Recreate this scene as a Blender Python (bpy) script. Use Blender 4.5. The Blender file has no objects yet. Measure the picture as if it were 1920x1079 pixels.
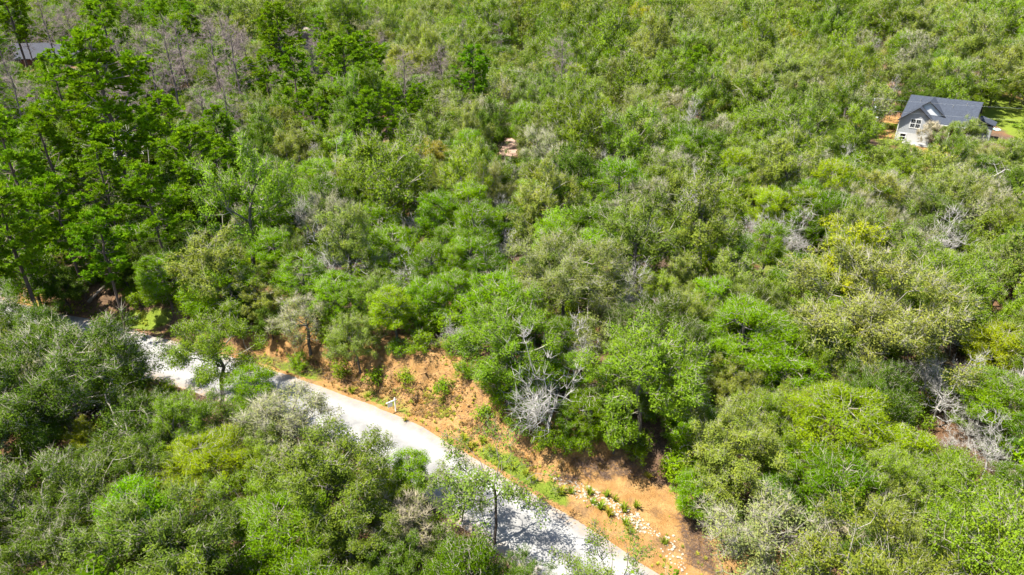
import bpy, bmesh, math, random
import numpy as np

# ------------------------------------------------------------------ camera, sky, sun, exposure
F_PX, PITCH, CAM_Z = 1280.0, math.radians(27.0), 37.0      # focal length in photo pixels (1920 wide)
scene = bpy.context.scene
cam_data = bpy.data.cameras.new('camera')
cam_data.sensor_width = 36.0
cam_data.lens = 36.0 * F_PX / 1920.0
cam_data.clip_start, cam_data.clip_end = 0.5, 12000.0
cam = bpy.data.objects.new('camera', cam_data)
scene.collection.objects.link(cam)
cam.location = (0, 0, CAM_Z)
cam.rotation_euler = (math.pi / 2 - PITCH, 0, 0)
scene.camera = cam

SUN_EL, SUN_AZ = math.radians(64.0), math.radians(-100.0)   # azimuth clockwise from +Y (view direction)
world = bpy.data.worlds.new('World')
scene.world = world
world.use_nodes = True
wn = world.node_tree
bg = wn.nodes['Background']
sky = wn.nodes.new('ShaderNodeTexSky')
sky.sky_type = 'NISHITA'
sky.sun_disc = False
sky.sun_elevation = SUN_EL
sky.sun_rotation = SUN_AZ
wn.links.new(sky.outputs[0], bg.inputs[0])
bg.inputs[1].default_value = 0.09
sun_data = bpy.data.lights.new('sun', 'SUN')
sun_data.energy = 4.6
sun_data.angle = math.radians(0.5)
sun_data.color = (1.0, 0.95, 0.84)
sun = bpy.data.objects.new('sun', sun_data)
scene.collection.objects.link(sun)
sun.location = (0, 0, 120)
sun.rotation_euler = (math.pi / 2 - SUN_EL, 0, math.pi - SUN_AZ)
scene.view_settings.view_transform = 'Standard'
scene.view_settings.look = 'None'
scene.view_settings.gamma = 1.0
scene.view_settings.use_curve_mapping = False
scene.view_settings.exposure = 1.78
scene.render.engine = 'CYCLES'
cy = scene.cycles
cy.max_bounces, cy.diffuse_bounces, cy.glossy_bounces = 4, 2, 1
cy.transmission_bounces, cy.transparent_max_bounces, cy.volume_bounces = 3, 4, 0
cy.use_denoising = True
cy.denoiser = 'OPENIMAGEDENOISE'
cy.use_adaptive_sampling = True
cy.adaptive_threshold = 0.024
cy.caustics_reflective = cy.caustics_refractive = False

rng = np.random.default_rng(7)
random.seed(7)
COL = scene.collection

# ------------------------------------------------------------------ projection helpers
CT, ST = math.cos(PITCH), math.sin(PITCH)
def ray(u, v):
    x, y = (u - 960) / F_PX, (v - 539.5) / F_PX
    return np.array([x, CT - y * ST, -ST - y * CT])
def at(u, v, z=0.0):
    d = ray(u, v)
    t = (z - CAM_Z) / d[2]
    return np.array([d[0] * t, d[1] * t, z])
def proj(x, y, z):
    dz = z - CAM_Z
    dep = y * CT - dz * ST
    up = y * ST + dz * CT
    return 960 + F_PX * x / dep, 539.5 - F_PX * up / dep, dep

# ------------------------------------------------------------------ noise in numpy
def _hash(ix, iy, seed):
    h = (ix.astype(np.int64) * 374761393 + iy.astype(np.int64) * 668265263 + seed * 974711) & 0x7fffffff
    h = ((h ^ (h >> 13)) * 1274126177) & 0x7fffffff
    return ((h ^ (h >> 16)) & 0xffff) / 65535.0
def vnoise(x, y, seed=0):
    x = np.asarray(x, float); y = np.asarray(y, float)
    ix, iy = np.floor(x), np.floor(y)
    fx, fy = x - ix, y - iy
    fx = fx * fx * (3 - 2 * fx); fy = fy * fy * (3 - 2 * fy)
    a, b = _hash(ix, iy, seed), _hash(ix + 1, iy, seed)
    c, d = _hash(ix, iy + 1, seed), _hash(ix + 1, iy + 1, seed)
    return (a * (1 - fx) + b * fx) * (1 - fy) + (c * (1 - fx) + d * fx) * fy
def fbm(x, y, seed=0, octv=4):
    s, amp, tot = 0, 1.0, 0
    for o in range(octv):
        s = s + amp * vnoise(np.asarray(x) * 2 ** o, np.asarray(y) * 2 ** o, seed + o * 17)
        tot += amp; amp *= 0.5
    return s / tot
def sstep(a, b, x):
    t = np.clip((x - a) / (b - a), 0, 1)
    return t * t * (3 - 2 * t)

# ------------------------------------------------------------------ materials
def new_mat(name):
    m = bpy.data.materials.new(name)
    m.use_nodes = True
    nt = m.node_tree
    nt.nodes.clear()
    out = nt.nodes.new('ShaderNodeOutputMaterial')
    return m, nt, out
def nd(nt, t, **kw):
    n = nt.nodes.new(t)
    for k, v in kw.items():
        setattr(n, k, v)
    return n
def principled(nt, out, rough=0.7, spec=0.3):
    p = nd(nt, 'ShaderNodeBsdfPrincipled')
    p.inputs['Roughness'].default_value = rough
    p.inputs['Specular IOR Level'].default_value = spec
    nt.links.new(p.outputs[0], out.inputs[0])
    return p
def mixc(nt, fac, a, b, blend='MIX'):
    m = nd(nt, 'ShaderNodeMix', data_type='RGBA', blend_type=blend)
    for sock, val in ((m.inputs[0], fac), (m.inputs[6], a), (m.inputs[7], b)):
        if isinstance(val, bpy.types.NodeSocket):
            nt.links.new(val, sock)
        elif isinstance(val, (int, float)):
            sock.default_value = val
        else:
            sock.default_value = (*val, 1.0)
    return m.outputs[2]
def ramp(nt, fac, stops):
    r = nd(nt, 'ShaderNodeValToRGB')
    els = r.color_ramp.elements
    while len(els) < len(stops):
        els.new(0.5)
    for e, (p, c) in zip(els, stops):
        e.position = p
        e.color = (c, c, c, 1) if isinstance(c, (int, float)) else (*c, 1)
    nt.links.new(fac, r.inputs[0])
    return r.outputs[0]
def noise(nt, scale, detail=4, rough=0.6, coord=None):
    n = nd(nt, 'ShaderNodeTexNoise')
    n.inputs['Scale'].default_value = scale
    n.inputs['Detail'].default_value = detail
    n.inputs['Roughness'].default_value = rough
    if coord is not None:
        nt.links.new(coord, n.inputs['Vector'])
    return n.outputs['Fac']
def bump(nt, p, h, strength=0.5, dist=0.05):
    b = nd(nt, 'ShaderNodeBump')
    b.inputs['Strength'].default_value = strength
    b.inputs['Distance'].default_value = dist
    nt.links.new(h, b.inputs['Height'])
    nt.links.new(b.outputs[0], p.inputs['Normal'])
def pos(nt):
    return nd(nt, 'ShaderNodeNewGeometry').outputs['Position']
def attr(nt, name, typ='GEOMETRY'):
    return nd(nt, 'ShaderNodeAttribute', attribute_name=name, attribute_type=typ)

def plain_mat(name, col, rough=0.6, spec=0.3, var=0.15, scale=6.0):
    m, nt, out = new_mat(name)
    p = principled(nt, out, rough, spec)
    tc = nd(nt, 'ShaderNodeTexCoord').outputs['Object']
    n = noise(nt, scale, 4, 0.6, tc)
    c = mixc(nt, n, tuple(v * (1 - var) for v in col), tuple(min(1, v * (1 + var)) for v in col))
    nt.links.new(c, p.inputs['Base Color'])
    return m

def leaf_mat(name, transl=0.3, spec=0.25, yellow=0.35):
    m, nt, out = new_mat(name)
    t = attr(nt, 'tint', 'INSTANCER')
    lv = attr(nt, 'lv')
    sp = nd(nt, 'ShaderNodeSeparateColor')
    nt.links.new(lv.outputs['Color'], sp.inputs[0])
    dark = mixc(nt, 1.0, t.outputs['Color'], (0.62, 0.66, 0.7), 'MULTIPLY')
    lite = mixc(nt, 1.0, t.outputs['Color'], (1.38, 1.3, 1.3), 'MULTIPLY')
    c = mixc(nt, sp.outputs[0], dark, lite)
    yel = mixc(nt, 1.0, c, (1.35, 1.12, 0.6), 'MULTIPLY')
    c2 = mixc(nt, ramp(nt, sp.outputs[1], [(0.35, 0.0), (1.0, yellow * 2)]), c, yel)
    p = nd(nt, 'ShaderNodeBsdfDiffuse')
    nt.links.new(c2, p.inputs[0])
    tr = nd(nt, 'ShaderNodeBsdfTranslucent')
    nt.links.new(mixc(nt, 1.0, c2, (1.15, 1.3, 0.6), 'MULTIPLY'), tr.inputs[0])
    mx = nd(nt, 'ShaderNodeMixShader')
    mx.inputs[0].default_value = transl
    nt.links.new(p.outputs[0], mx.inputs[1])
    nt.links.new(tr.outputs[0], mx.inputs[2])
    nt.links.new(mx.outputs[0], out.inputs[0])
    return m
def bark_mat(name, thick, twig):
    """thick: bark of trunk; twig: lichen-pale colour of thin branches (attribute 'lv' red = thinness)"""
    m, nt, out = new_mat(name)
    p = principled(nt, out, 0.85, 0.2)
    lv = attr(nt, 'lv')
    sp = nd(nt, 'ShaderNodeSeparateColor')
    nt.links.new(lv.outputs['Color'], sp.inputs[0])
    tc = nd(nt, 'ShaderNodeTexCoord').outputs['Object']
    n = noise(nt, 5.0, 4, 0.65, tc)
    a = mixc(nt, n, tuple(v * 0.6 for v in thick), tuple(v * 1.4 for v in thick))
    b = mixc(nt, sp.outputs[1], tuple(v * 0.7 for v in twig), tuple(min(1, v * 1.25) for v in twig))
    nt.links.new(mixc(nt, sp.outputs[0], a, b), p.inputs['Base Color'])
    return m
M = {}
M['leaf'] = leaf_mat('leaf_oak', 0.28, 0.3, 0.3)
M['leaf_cedar'] = leaf_mat('leaf_cedar', 0.33, 0.12, 0.35)
M['needle'] = leaf_mat('needle_pine', 0.3, 0.2, 0.4)
M['bark_oak'] = bark_mat('bark_oak', (0.11, 0.095, 0.08), (0.27, 0.25, 0.19))
M['bark_dark'] = bark_mat('bark_dark', (0.07, 0.055, 0.045), (0.16, 0.14, 0.11))
M['bark_pine'] = bark_mat('bark_pine', (0.10, 0.075, 0.06), (0.20, 0.16, 0.13))
M['bark_deadpine'] = bark_mat('bark_deadpine', (0.125, 0.10, 0.09), (0.195, 0.155, 0.143))
M['bark_dead'] = bark_mat('bark_dead', (0.22, 0.205, 0.185), (0.31, 0.295, 0.27))
M['bark_white'] = bark_mat('bark_white', (0.30, 0.28, 0.255), (0.36, 0.34, 0.31))
M['bark_tan'] = bark_mat('bark_tan', (0.15, 0.13, 0.10), (0.30, 0.26, 0.18))

# ------------------------------------------------------------------ mesh building with numpy
def make_mesh(name, verts, quads=None, tris=None, mats=(), lv=None, quad_mat=0, tri_mat=0, smooth=False):
    verts = np.asarray(verts, np.float32)
    quads = np.zeros((0, 4), np.int32) if quads is None else np.asarray(quads, np.int32).reshape(-1, 4)
    tris = np.zeros((0, 3), np.int32) if tris is None else np.asarray(tris, np.int32).reshape(-1, 3)
    me = bpy.data.meshes.new(name)
    nq, nt_ = len(quads), len(tris)
    me.vertices.add(len(verts))
    me.vertices.foreach_set('co', verts.ravel())
    me.loops.add(nq * 4 + nt_ * 3)
    me.loops.foreach_set('vertex_index', np.concatenate([quads.ravel(), tris.ravel()]).astype(np.int32))
    me.polygons.add(nq + nt_)
    st = np.concatenate([np.arange(nq) * 4, nq * 4 + np.arange(nt_) * 3]).astype(np.int32)
    me.polygons.foreach_set('loop_start', st)
    for m in mats:
        me.materials.append(m)
    me.polygons.foreach_set('material_index', np.concatenate([np.full(nq, quad_mat), np.full(nt_, tri_mat)]).astype(np.int32))
    if smooth:
        me.polygons.foreach_set('use_smooth', np.ones(nq + nt_, bool))
    if lv is not None:
        at_ = me.attributes.new('lv', 'FLOAT_COLOR', 'POINT')
        a = np.ones((len(verts), 4), np.float32)
        a[:, :lv.shape[1]] = lv
        at_.data.foreach_set('color', a.ravel())
    me.update(calc_edges=True)
    return me
def link(name, me, parent=None, **props):
    o = bpy.data.objects.new(name, me)
    COL.objects.link(o)
    if parent is not None:
        o.parent = parent
    for k, v in props.items():
        o[k] = v
    return o
def empty(name, loc=(0, 0, 0), rz=0.0, **props):
    o = bpy.data.objects.new(name, None)
    COL.objects.link(o)
    o.location = loc
    o.rotation_euler = (0, 0, rz)
    o.empty_display_size = 0.3
    for k, v in props.items():
        o[k] = v
    return o
def norm(v):
    return v / np.maximum(np.linalg.norm(v, axis=-1, keepdims=True), 1e-9)

def tubes(A, B, ra, rb, sides=4):
    """frusta between points A and B; returns verts, quads"""
    n = len(A)
    d = norm(B - A)
    ref = np.where(np.abs(d[:, 2:3]) > 0.9, np.array([[1., 0, 0]]), np.array([[0, 0, 1.]]))
    u = norm(np.cross(d, ref)); w = np.cross(d, u)
    ang = np.arange(sides) * 2 * math.pi / sides
    ring = u[:, None, :] * np.cos(ang)[None, :, None] + w[:, None, :] * np.sin(ang)[None, :, None]
    va = A[:, None, :] + ring * ra[:, None, None]
    vb = B[:, None, :] + ring * rb[:, None, None]
    verts = np.concatenate([va, vb], 1).reshape(-1, 3)
    k = np.arange(sides)
    q = np.stack([k, (k + 1) % sides, sides + (k + 1) % sides, sides + k], 1)
    quads = (np.arange(n)[:, None, None] * 2 * sides + q[None]).reshape(-1, 4)
    return verts, quads
def spikes(A, B, r):
    """3-sided thin cones (twigs): verts, tris"""
    n = len(A)
    d = norm(B - A)
    ref = np.where(np.abs(d[:, 2:3]) > 0.9, np.array([[1., 0, 0]]), np.array([[0, 0, 1.]]))
    u = norm(np.cross(d, ref)); w = np.cross(d, u)
    ang = np.arange(3) * 2 * math.pi / 3
    ring = u[:, None, :] * np.cos(ang)[None, :, None] + w[:, None, :] * np.sin(ang)[None, :, None]
    va = A[:, None, :] + ring * r[:, None, None]
    verts = np.concatenate([va, B[:, None, :]], 1).reshape(-1, 3)
    t = np.array([[0, 1, 3], [1, 2, 3], [2, 0, 3]])
    tris = (np.arange(n)[:, None, None] * 4 + t[None]).reshape(-1, 3)
    return verts, tris
def leaves(C, N, size, aspect=0.6, R=None, axis=None):
    """diamond leaves, slightly folded; C centres, N normals"""
    n = len(C)
    R = R or rng
    t = norm(np.cross(N, R.normal(size=(n, 3)))) if axis is None else norm(axis)
    b = norm(np.cross(N, t))
    L = (size * 0.5)[:, None]; W = (size * 0.5 * aspect)[:, None]
    fold = norm(N) * W * 0.35
    v = np.stack([C - t * L, C + b * W + fold, C + t * L, C - b * W + fold], 1).reshape(-1, 3)
    q = np.arange(n * 4).reshape(-1, 4)
    return v, q

# ------------------------------------------------------------------ tree generator
def skeleton(R, trunk, att, alpha=0.35, sag=0.0, tip_r=0.012, expo=2.2):
    nodes = [np.array(p, float) for p in trunk]
    par = [-1] + list(range(len(trunk) - 1))
    plen = [0.0]
    for i in range(1, len(trunk)):
        plen.append(plen[-1] + np.linalg.norm(nodes[i] - nodes[i - 1]) * 0.3)
    P = np.zeros((len(trunk) + 2 * len(att) + 5, 3)); L = np.zeros(len(P))
    P[:len(nodes)] = nodes; L[:len(nodes)] = plen
    n = len(nodes)
    start = max(1, int(len(trunk) * 0.35))
    order = np.argsort(np.linalg.norm((att - P[n - 1]) * [1, 1, 0.7], axis=1))
    parents = list(par); tips = []
    for i in order:
        p = att[i]
        d = np.linalg.norm(P[start:n] - p, axis=1)
        cost = d + alpha * L[start:n] + 0.6 * np.maximum(0, P[start:n, 2] - p[2])
        j = start + int(np.argmin(cost))
        dd = np.linalg.norm(p - P[j])
        mid = (P[j] + p) / 2 + R.normal(size=3) * dd * 0.12 + np.array([0, 0, dd * (0.10 - sag)])
        P[n] = mid; L[n] = L[j] + dd / 2; parents.append(j); n += 1
        P[n] = p; L[n] = L[j] + dd; parents.append(n - 1); tips.append(n); n += 1
    P = P[:n]
    parents = np.array(parents)
    w = np.zeros(n)
    w[tips] += tip_r ** expo
    w[n - 1] += tip_r ** expo
    for i in range(n - 1, 0, -1):
        w[parents[i]] += w[i]
    rad = np.maximum(w, 1e-9) ** (1 / expo)
    return P, parents, rad, np.array(tips)

def wood_mesh(name, R, P, parents, rad, mat, trunk_n, twig_a=None, twig_b=None, twig_r=None, thin=(0.02, 0.09), base_flare=1.25):
    ch = np.arange(1, len(P)); pa = parents[1:]
    ra = np.minimum(rad[pa], rad[ch] * 1.35); rb = rad[ch].copy()
    ra[:trunk_n - 1] = rad[pa[:trunk_n - 1]]
    ra[0] *= base_flare
    big = rb > 0.05
    V, Q, T, LV = [], [], [], []
    off = 0
    for msk, sides in ((big, 6), (~big, 3)):
        if not msk.any():
            continue
        v, q = tubes(P[pa[msk]], P[ch[msk]], ra[msk], rb[msk], sides)
        th = 1 - sstep(thin[0], thin[1], (ra[msk] + rb[msk]) / 2)
        lv = np.stack([np.repeat(th, 2 * sides), np.repeat(R.random(msk.sum()), 2 * sides)], 1)
        V.append(v); Q.append(q + off); LV.append(lv); off += len(v)
    if twig_a is not None and len(twig_a):
        v, t = spikes(twig_a, twig_b, twig_r)
        V.append(v); T.append(t + off)
        LV.append(np.stack([np.ones(len(v)), np.repeat(R.random(len(twig_a)), 4)], 1)); off += len(v)
    return make_mesh(name, np.concatenate(V), np.concatenate(Q), np.concatenate(T) if T else None, [mat], np.concatenate(LV))

def crown_points(R, K, rx, rz, zc, lobes=32, lobe_amp=0.2, shell=0.55, flat_bottom=0.72, squash=1.0):
    """branch ends gathered in leafy lobes over an uneven dome, with gaps between the lobes"""
    i = np.arange(lobes)
    z = 1 - (1 + flat_bottom) * (i + 0.5) / lobes
    a = i * 2.39996 + R.uniform(0, 6.28)
    d = np.stack([np.sqrt(1 - z * z) * np.cos(a), np.sqrt(1 - z * z) * np.sin(a), z], 1)
    d = norm(d + R.normal(size=d.shape) * 0.16)
    q = R.uniform(0.74, 0.98, lobes) + lobe_amp * R.normal(size=lobes) * 0.45
    keep = R.random(lobes) > 0.07
    inner = norm(R.normal(size=(lobes // 5, 3))) * R.uniform(0.2, 0.5, (lobes // 5, 1))
    c = np.concatenate([(d * q[:, None])[keep], inner]) * [rx, rx * squash, rz]
    lr = rx * 2.1 / math.sqrt(lobes) * R.uniform(0.55, 1.15, len(c))
    idx = R.choice(len(c), K, p=lr ** 2 / np.sum(lr ** 2))
    o = norm(R.normal(size=(K, 3))) * (R.random(K) ** 0.5)[:, None] * [1, 1, 0.85]
    p = c[idx] + o * lr[idx][:, None] * 0.82
    p[:, 2] = np.maximum(p[:, 2], -rz * 0.85)
    return p + [0, 0, zc]

def twigs_at(R, pts, per, length, r, up=0.3, outc=None):
    A = np.repeat(pts, per, 0)
    d = R.normal(size=A.shape)
    if outc is not None:
        d += norm(A - outc) * 1.2
    d[:, 2] += up
    d = norm(d)
    ln = R.uniform(0.5, 1.2, len(A))[:, None] * length
    return A, A + d * ln, np.full(len(A), r) * R.uniform(0.6, 1.4, len(A))

def foliage(R, pts, per, rc, size, flat=0.7, upb=0.7, outc=None, outb=0.4, aspect=0.6, sizev=0.35):
    n = len(pts)
    rcl = rc * R.uniform(0.65, 1.3, n)
    cnt = np.maximum(3, (per * (rcl / rc) ** 2 * R.uniform(0.7, 1.3, n)).astype(int))
    idx = np.repeat(np.arange(n), cnt)
    o = norm(R.normal(size=(len(idx), 3))) * (R.random(len(idx)) ** 0.45)[:, None]
    C = pts[idx] + o * rcl[idx][:, None] * [1, 1, flat]
    N = R.normal(size=C.shape) * 0.6 + o * 0.5
    N[:, 2] += upb
    if outc is not None:
        N += norm(C - outc) * outb
    N = norm(N)
    s = size * R.uniform(1 - sizev, 1 + sizev, len(C))
    v, q = leaves(C, N, s, aspect, R)
    cl = R.random(n)[idx]
    lv = np.stack([np.clip(0.5 * R.random(len(C)) + 0.5 * cl, 0, 1), np.clip(0.35 * R.random(len(C)) + 0.65 * R.random(n)[idx], 0, 1)], 1)
    return v, q, np.repeat(lv, 4, 0)

def trunk_path(R, h, n=6, lean=0.08, bend=0.12):
    d = R.normal(size=2) * lean
    pts = []
    for i in range(n):
        t = i / (n - 1)
        j = R.normal(size=2) * bend * (t if i else 0)
        pts.append([d[0] * h * t + j[0], d[1] * h * t + j[1], -0.3 + (h + 0.3) * t])
    return pts

PROTO = {}
def add_proto(kind, wood, crown, width, zc, height):
    PROTO.setdefault(kind, []).append(dict(wood=wood, crown=crown, width=width, zc=zc, height=height))

def build_oak(kind, seed, K=240, per=78, rx=4.0, rz=2.9, h=8.2, leaf=0.165, rc=0.55, mat='leaf', bark='bark_oak', twig=5, shell=0.5, trunk_h=None, lobe=0.32, squash=1.0, tw_len=0.9, tw_r=0.015, tip=0.015):
    for far in (False, True):
        R = np.random.default_rng(seed)
        zc = h - rz
        th = trunk_h or (zc - rz * 0.25)
        Kk = K if not far else int(K * 0.7)
        att = crown_points(R, Kk, rx, rz, zc, lobe_amp=lobe, shell=shell, squash=squash)
        c = np.array([0, 0, zc - rz * 0.3])
        P, pa, rad, tips = skeleton(R, trunk_path(R, th), att, tip_r=tip)
        ta, tb, tr = twigs_at(R, att, twig if not far else max(1, twig // 2), tw_len, tw_r * (1 if not far else 1.5), 0.25, c)
        w = wood_mesh(kind + '_wood', R, P, pa, rad, M[bark], 6, ta, tb, tr)
        v, q, lv = foliage(R, att, per if not far else max(6, per // 3), rc if not far else rc * 1.45, leaf if not far else leaf * 1.9, 0.95, 0.7, c)
        cr = make_mesh(kind + '_leaves', v, q, None, [M[mat]], lv)
        add_proto(kind + ('_far' if far else ''), w, cr, 2 * rx, zc, h)
def build_cedar(kind, seed, K=240, per=80, rx=2.6, rz=3.1, h=6.8, leaf=0.125, rc=0.55, twig=3):
    for far in (False, True):
        R = np.random.default_rng(seed)
        zc = h - rz
        Kk = K if not far else K // 2
        pts = []
        layers = R.uniform(-0.75, 1.0, 14)
        while len(pts) < Kk:                                  # sprays in loose horizontal tiers
            z = R.choice(layers) + R.normal() * 0.04
            prof = math.sqrt(max(0.02, 1 - (z * 0.92) ** 2)) if z > 0 else (1 - 0.25 * abs(z))
            a = R.uniform(0, 2 * math.pi)
            q = R.uniform(0.35, 1.0) ** 0.7
            lump = 1 + 0.22 * math.sin(3 * a + z * 5 + seed) + 0.12 * math.sin(5 * a - z * 3)
            pts.append([math.cos(a) * rx * prof * q * lump, math.sin(a) * rx * prof * q * lump, zc + z * rz * (1 - 0.12 * q)])
        att = np.array(pts)
        c = np.array([0, 0, zc - rz * 0.3])
        P, pa, rad, tips = skeleton(R, trunk_path(R, h * 0.86, 8, 0.03, 0.06), att, alpha=0.6, tip_r=0.013)
        ta, tb, tr = twigs_at(R, att, twig if not far else 1, 0.7, 0.014, 0.1, c)
        w = wood_mesh(kind + '_wood', R, P, pa, rad, M['bark_oak'], 8, ta, tb, tr)
        v, q, lv = foliage(R, att, per if not far else per // 3, rc if not far else rc * 1.2, leaf if not far else leaf * 2.0, 0.55, 0.95, c, 0.35, 0.55)
        add_proto(kind + ('_far' if far else ''), w, make_mesh(kind + '_leaves', v, q, None, [M['leaf_cedar']], lv), 2 * rx, zc, h)
def pine_attractors(R, K, h, rx, low):
    pts = []
    nb = 28
    for b in range(nb):
        t = low + (0.985 - low) * (b / (nb - 1)) ** 0.9
        a = b * 2.4 + R.normal() * 0.55
        f = (t - low) / (1 - low)
        prof = rx * (1 - f ** 2.4) * (0.62 + 0.38 * min(1, f / 0.3)) + 0.35
        ln = prof * R.uniform(0.45, 1.25)
        for s in ([0.62, 0.85, 1.05] if ln > 1.6 else [0.8, 1.05]):   # needle clumps along the outer branch
            if R.random() < 0.12:
                continue
            c = np.array([math.cos(a) * ln * s, math.sin(a) * ln * s, h * t + 0.9 * s * s - 0.3]) + R.normal(size=3) * [0.3, 0.3, 0.12]
            for i in range(max(2, int(K / nb / 2.5 * R.uniform(0.6, 1.4)))):
                pts.append(c + R.normal(size=3) * [0.30, 0.30, 0.22])
    return np.array(pts)
def build_pine(seed, h=16.5, rx=3.2, K=340, low=0.42, dead=False):
    kind = 'dead_pine' if dead else 'pine'
    for far in (False, True):
        R = np.random.default_rng(seed)
        att = pine_attractors(R, K if not far else K // 2, h, rx, low)
        P, pa, rad, tips = skeleton(R, trunk_path(R, h * 0.97, 12, 0.02, 0.10), att, alpha=0.9, tip_r=0.014, expo=2.35)
        if dead:
            ta, tb, tr = twigs_at(R, att, 10 if not far else 6, 0.8, 0.012 if not far else 0.018, 0.5)
            w = wood_mesh('dead_pine_wood', R, P, pa, rad, M['bark_deadpine'], 12)
            v, t = spikes(ta, tb, tr)
            lv = np.stack([np.ones(len(v)), np.repeat(R.random(len(ta)), 4)], 1)
            cr = make_mesh('dead_pine_twigs', v, None, t, [M['bark_deadpine']], lv)
        else:
            ta, tb, tr = twigs_at(R, att[::3], 2, 0.8, 0.016, 0.1)
            w = wood_mesh('pine_wood', R, P, pa, rad, M['bark_pine'], 12, ta, tb, tr)
            per = 60 if not far else 18
            sub = 3                                            # each branch end carries three needle tufts
            tuft = np.repeat(att, sub, 0) + R.normal(size=(len(att) * sub, 3)) * [0.2, 0.2, 0.15]
            n = len(tuft)
            idx = np.repeat(np.arange(n), per // sub)
            d = R.normal(size=(len(idx), 3)); d[:, 2] = np.abs(d[:, 2]) * 0.9 + 0.15
            d = norm(d)
            ln = R.uniform(0.24, 0.42, len(idx))
            C = tuft[idx] + d * ln[:, None] * 0.5
            N = norm(np.cross(d, R.normal(size=d.shape)))
            v, q = leaves(C, N, ln, 0.3 if not far else 0.65, R, axis=d)
            cl = np.repeat(R.random(n)[idx], 4)
            lv = np.stack([0.35 * np.repeat(R.random(len(idx)), 4) + 0.65 * cl, np.repeat(R.random(n)[idx], 4)], 1)
            cr = make_mesh('pine_needles', v, q, None, [M['needle']], lv)
        add_proto(kind + ('_far' if far else ''), w, cr, 2 * rx, h * (0.5 + low / 2), h)
def build_dead(seed, rx=2.6, rz=2.6, h=6.2, K=90, tw=10, mat='bark_dead', kind='dead_tree', tw_len=0.9, tw_r=0.012, sag=0.0, tip=0.012, lob=11):
    for far in (False, True):
        R = np.random.default_rng(seed)
        zc = h - rz
        att = crown_points(R, K if not far else K // 2, rx, rz, zc, lobe_amp=0.5, lobes=lob, flat_bottom=0.8)
        P, pa, rad, tips = skeleton(R, trunk_path(R, zc, 6, 0.1, 0.2), att, alpha=0.3, sag=sag, tip_r=tip, expo=2.25)
        ta, tb, tr = twigs_at(R, np.concatenate([att, (att + P[pa[tips]]) / 2]), max(1, tw // 2 if not far else tw // 3), tw_len, tw_r if not far else tw_r * 1.6, 0.2, np.array([0, 0, zc * 0.6]))
        w = wood_mesh('dead_wood', R, P, pa, rad, M[mat], 6, thin=(0.03, 0.14))
        v, t = spikes(ta, tb, tr)
        lv = np.stack([np.ones(len(v)), np.repeat(R.random(len(ta)), 4)], 1)
        add_proto(kind + ('_far' if far else ''), w, make_mesh('dead_twigs', v, None, t, [M[mat]], lv), 2 * rx, zc, h)

for i, (rx, rz, h, sq) in enumerate([(4.0, 3.4, 9.0, 1.0), (4.5, 3.0, 8.2, 0.8), (3.4, 3.9, 10.4, 1.0), (4.0, 3.2, 8.6, 1.2), (3.7, 3.6, 9.6, 0.85), (4.2, 3.3, 9.0, 1.1)]):
    build_oak('oak', 100 + i, rx=rx, rz=rz, h=h, squash=sq)
for i, (rx, rz, h, sq) in enumerate([(4.0, 3.3, 8.8, 1.0), (4.4, 3.0, 8.2, 0.85), (3.6, 3.7, 9.6, 1.0)]):
    build_oak('near_oak', 110 + i, K=430, per=80, tip=0.010, rx=rx, rz=rz, h=h, squash=sq, leaf=0.12, rc=0.46, twig=4, tw_len=0.75, tw_r=0.011)
for i in range(2):
    build_oak('big_oak', 120 + i, K=640, per=84, rx=7.0, rz=4.6, h=12.0, tip=0.011, leaf=0.16, rc=0.72, twig=8, lobe=0.4, tw_len=1.1, tw_r=0.018)
for i in range(3):
    build_oak('dark_oak', 140 + i, rx=4.0, rz=2.8 + 0.2 * i, h=8.0, per=80, leaf=0.175, bark='bark_dark', twig=2, lobe=0.38)
for i in range(2):
    build_oak('sparse_oak', 160 + i, K=150, per=42, tip=0.010, rx=3.8, rz=2.7, h=8.0, rc=0.54, leaf=0.15, bark='bark_dark', twig=4, shell=0.35, tw_r=0.014)
for i in range(3):
    build_oak('pale_oak', 170 + i, K=250, per=46, rx=3.2, rz=2.7, h=6.8, rc=0.6, leaf=0.13, bark='bark_oak', twig=16, tw_len=0.8, tw_r=0.013)
for i in range(2):
    build_oak('lichen_tree', 180 + i, K=180, per=13, rx=2.8, rz=2.5, h=6.2, rc=0.7, leaf=0.16, bark='bark_tan', twig=20, tw_len=0.9, tw_r=0.019)
for i, (rx, rz, h) in enumerate([(2.6, 3.1, 6.8), (3.0, 2.7, 6.2), (2.4, 3.4, 7.4), (2.8, 2.9, 6.5)]):
    build_cedar('cedar', 200 + i, rx=rx, rz=rz, h=h)
for i in range(2):
    build_cedar('big_cedar', 210 + i, rx=4.4, rz=3.6, h=8.6, K=520, per=84, leaf=0.125, rc=0.66)
for i in range(4):
    build_pine(220 + i, h=13.5 + i * 0.8, rx=3.0 + 0.2 * i, low=[0.42, 0.5, 0.35, 0.46][i])
for i in range(3):
    build_pine(240 + i, h=13 + i, rx=2.7, K=190, low=[0.45, 0.38, 0.5][i], dead=True)
for i in range(4):
    build_dead(260 + i, sag=[0, 0.25, 0.1, 0.35][i])
for i in range(2):
    build_dead(270 + i, K=34, tw=4, kind='snag', mat='bark_white', sag=0.25, tip=0.02, lob=14, rx=2.8, rz=2.2, h=7.0)
for i in range(3):
    build_oak('shrub', 280 + i, K=70, per=48, rx=1.5, rz=1.15, h=2.4, rc=0.48, leaf=0.14, mat='leaf_cedar', twig=3, trunk_h=0.6, tw_len=0.5, tw_r=0.012)

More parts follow.
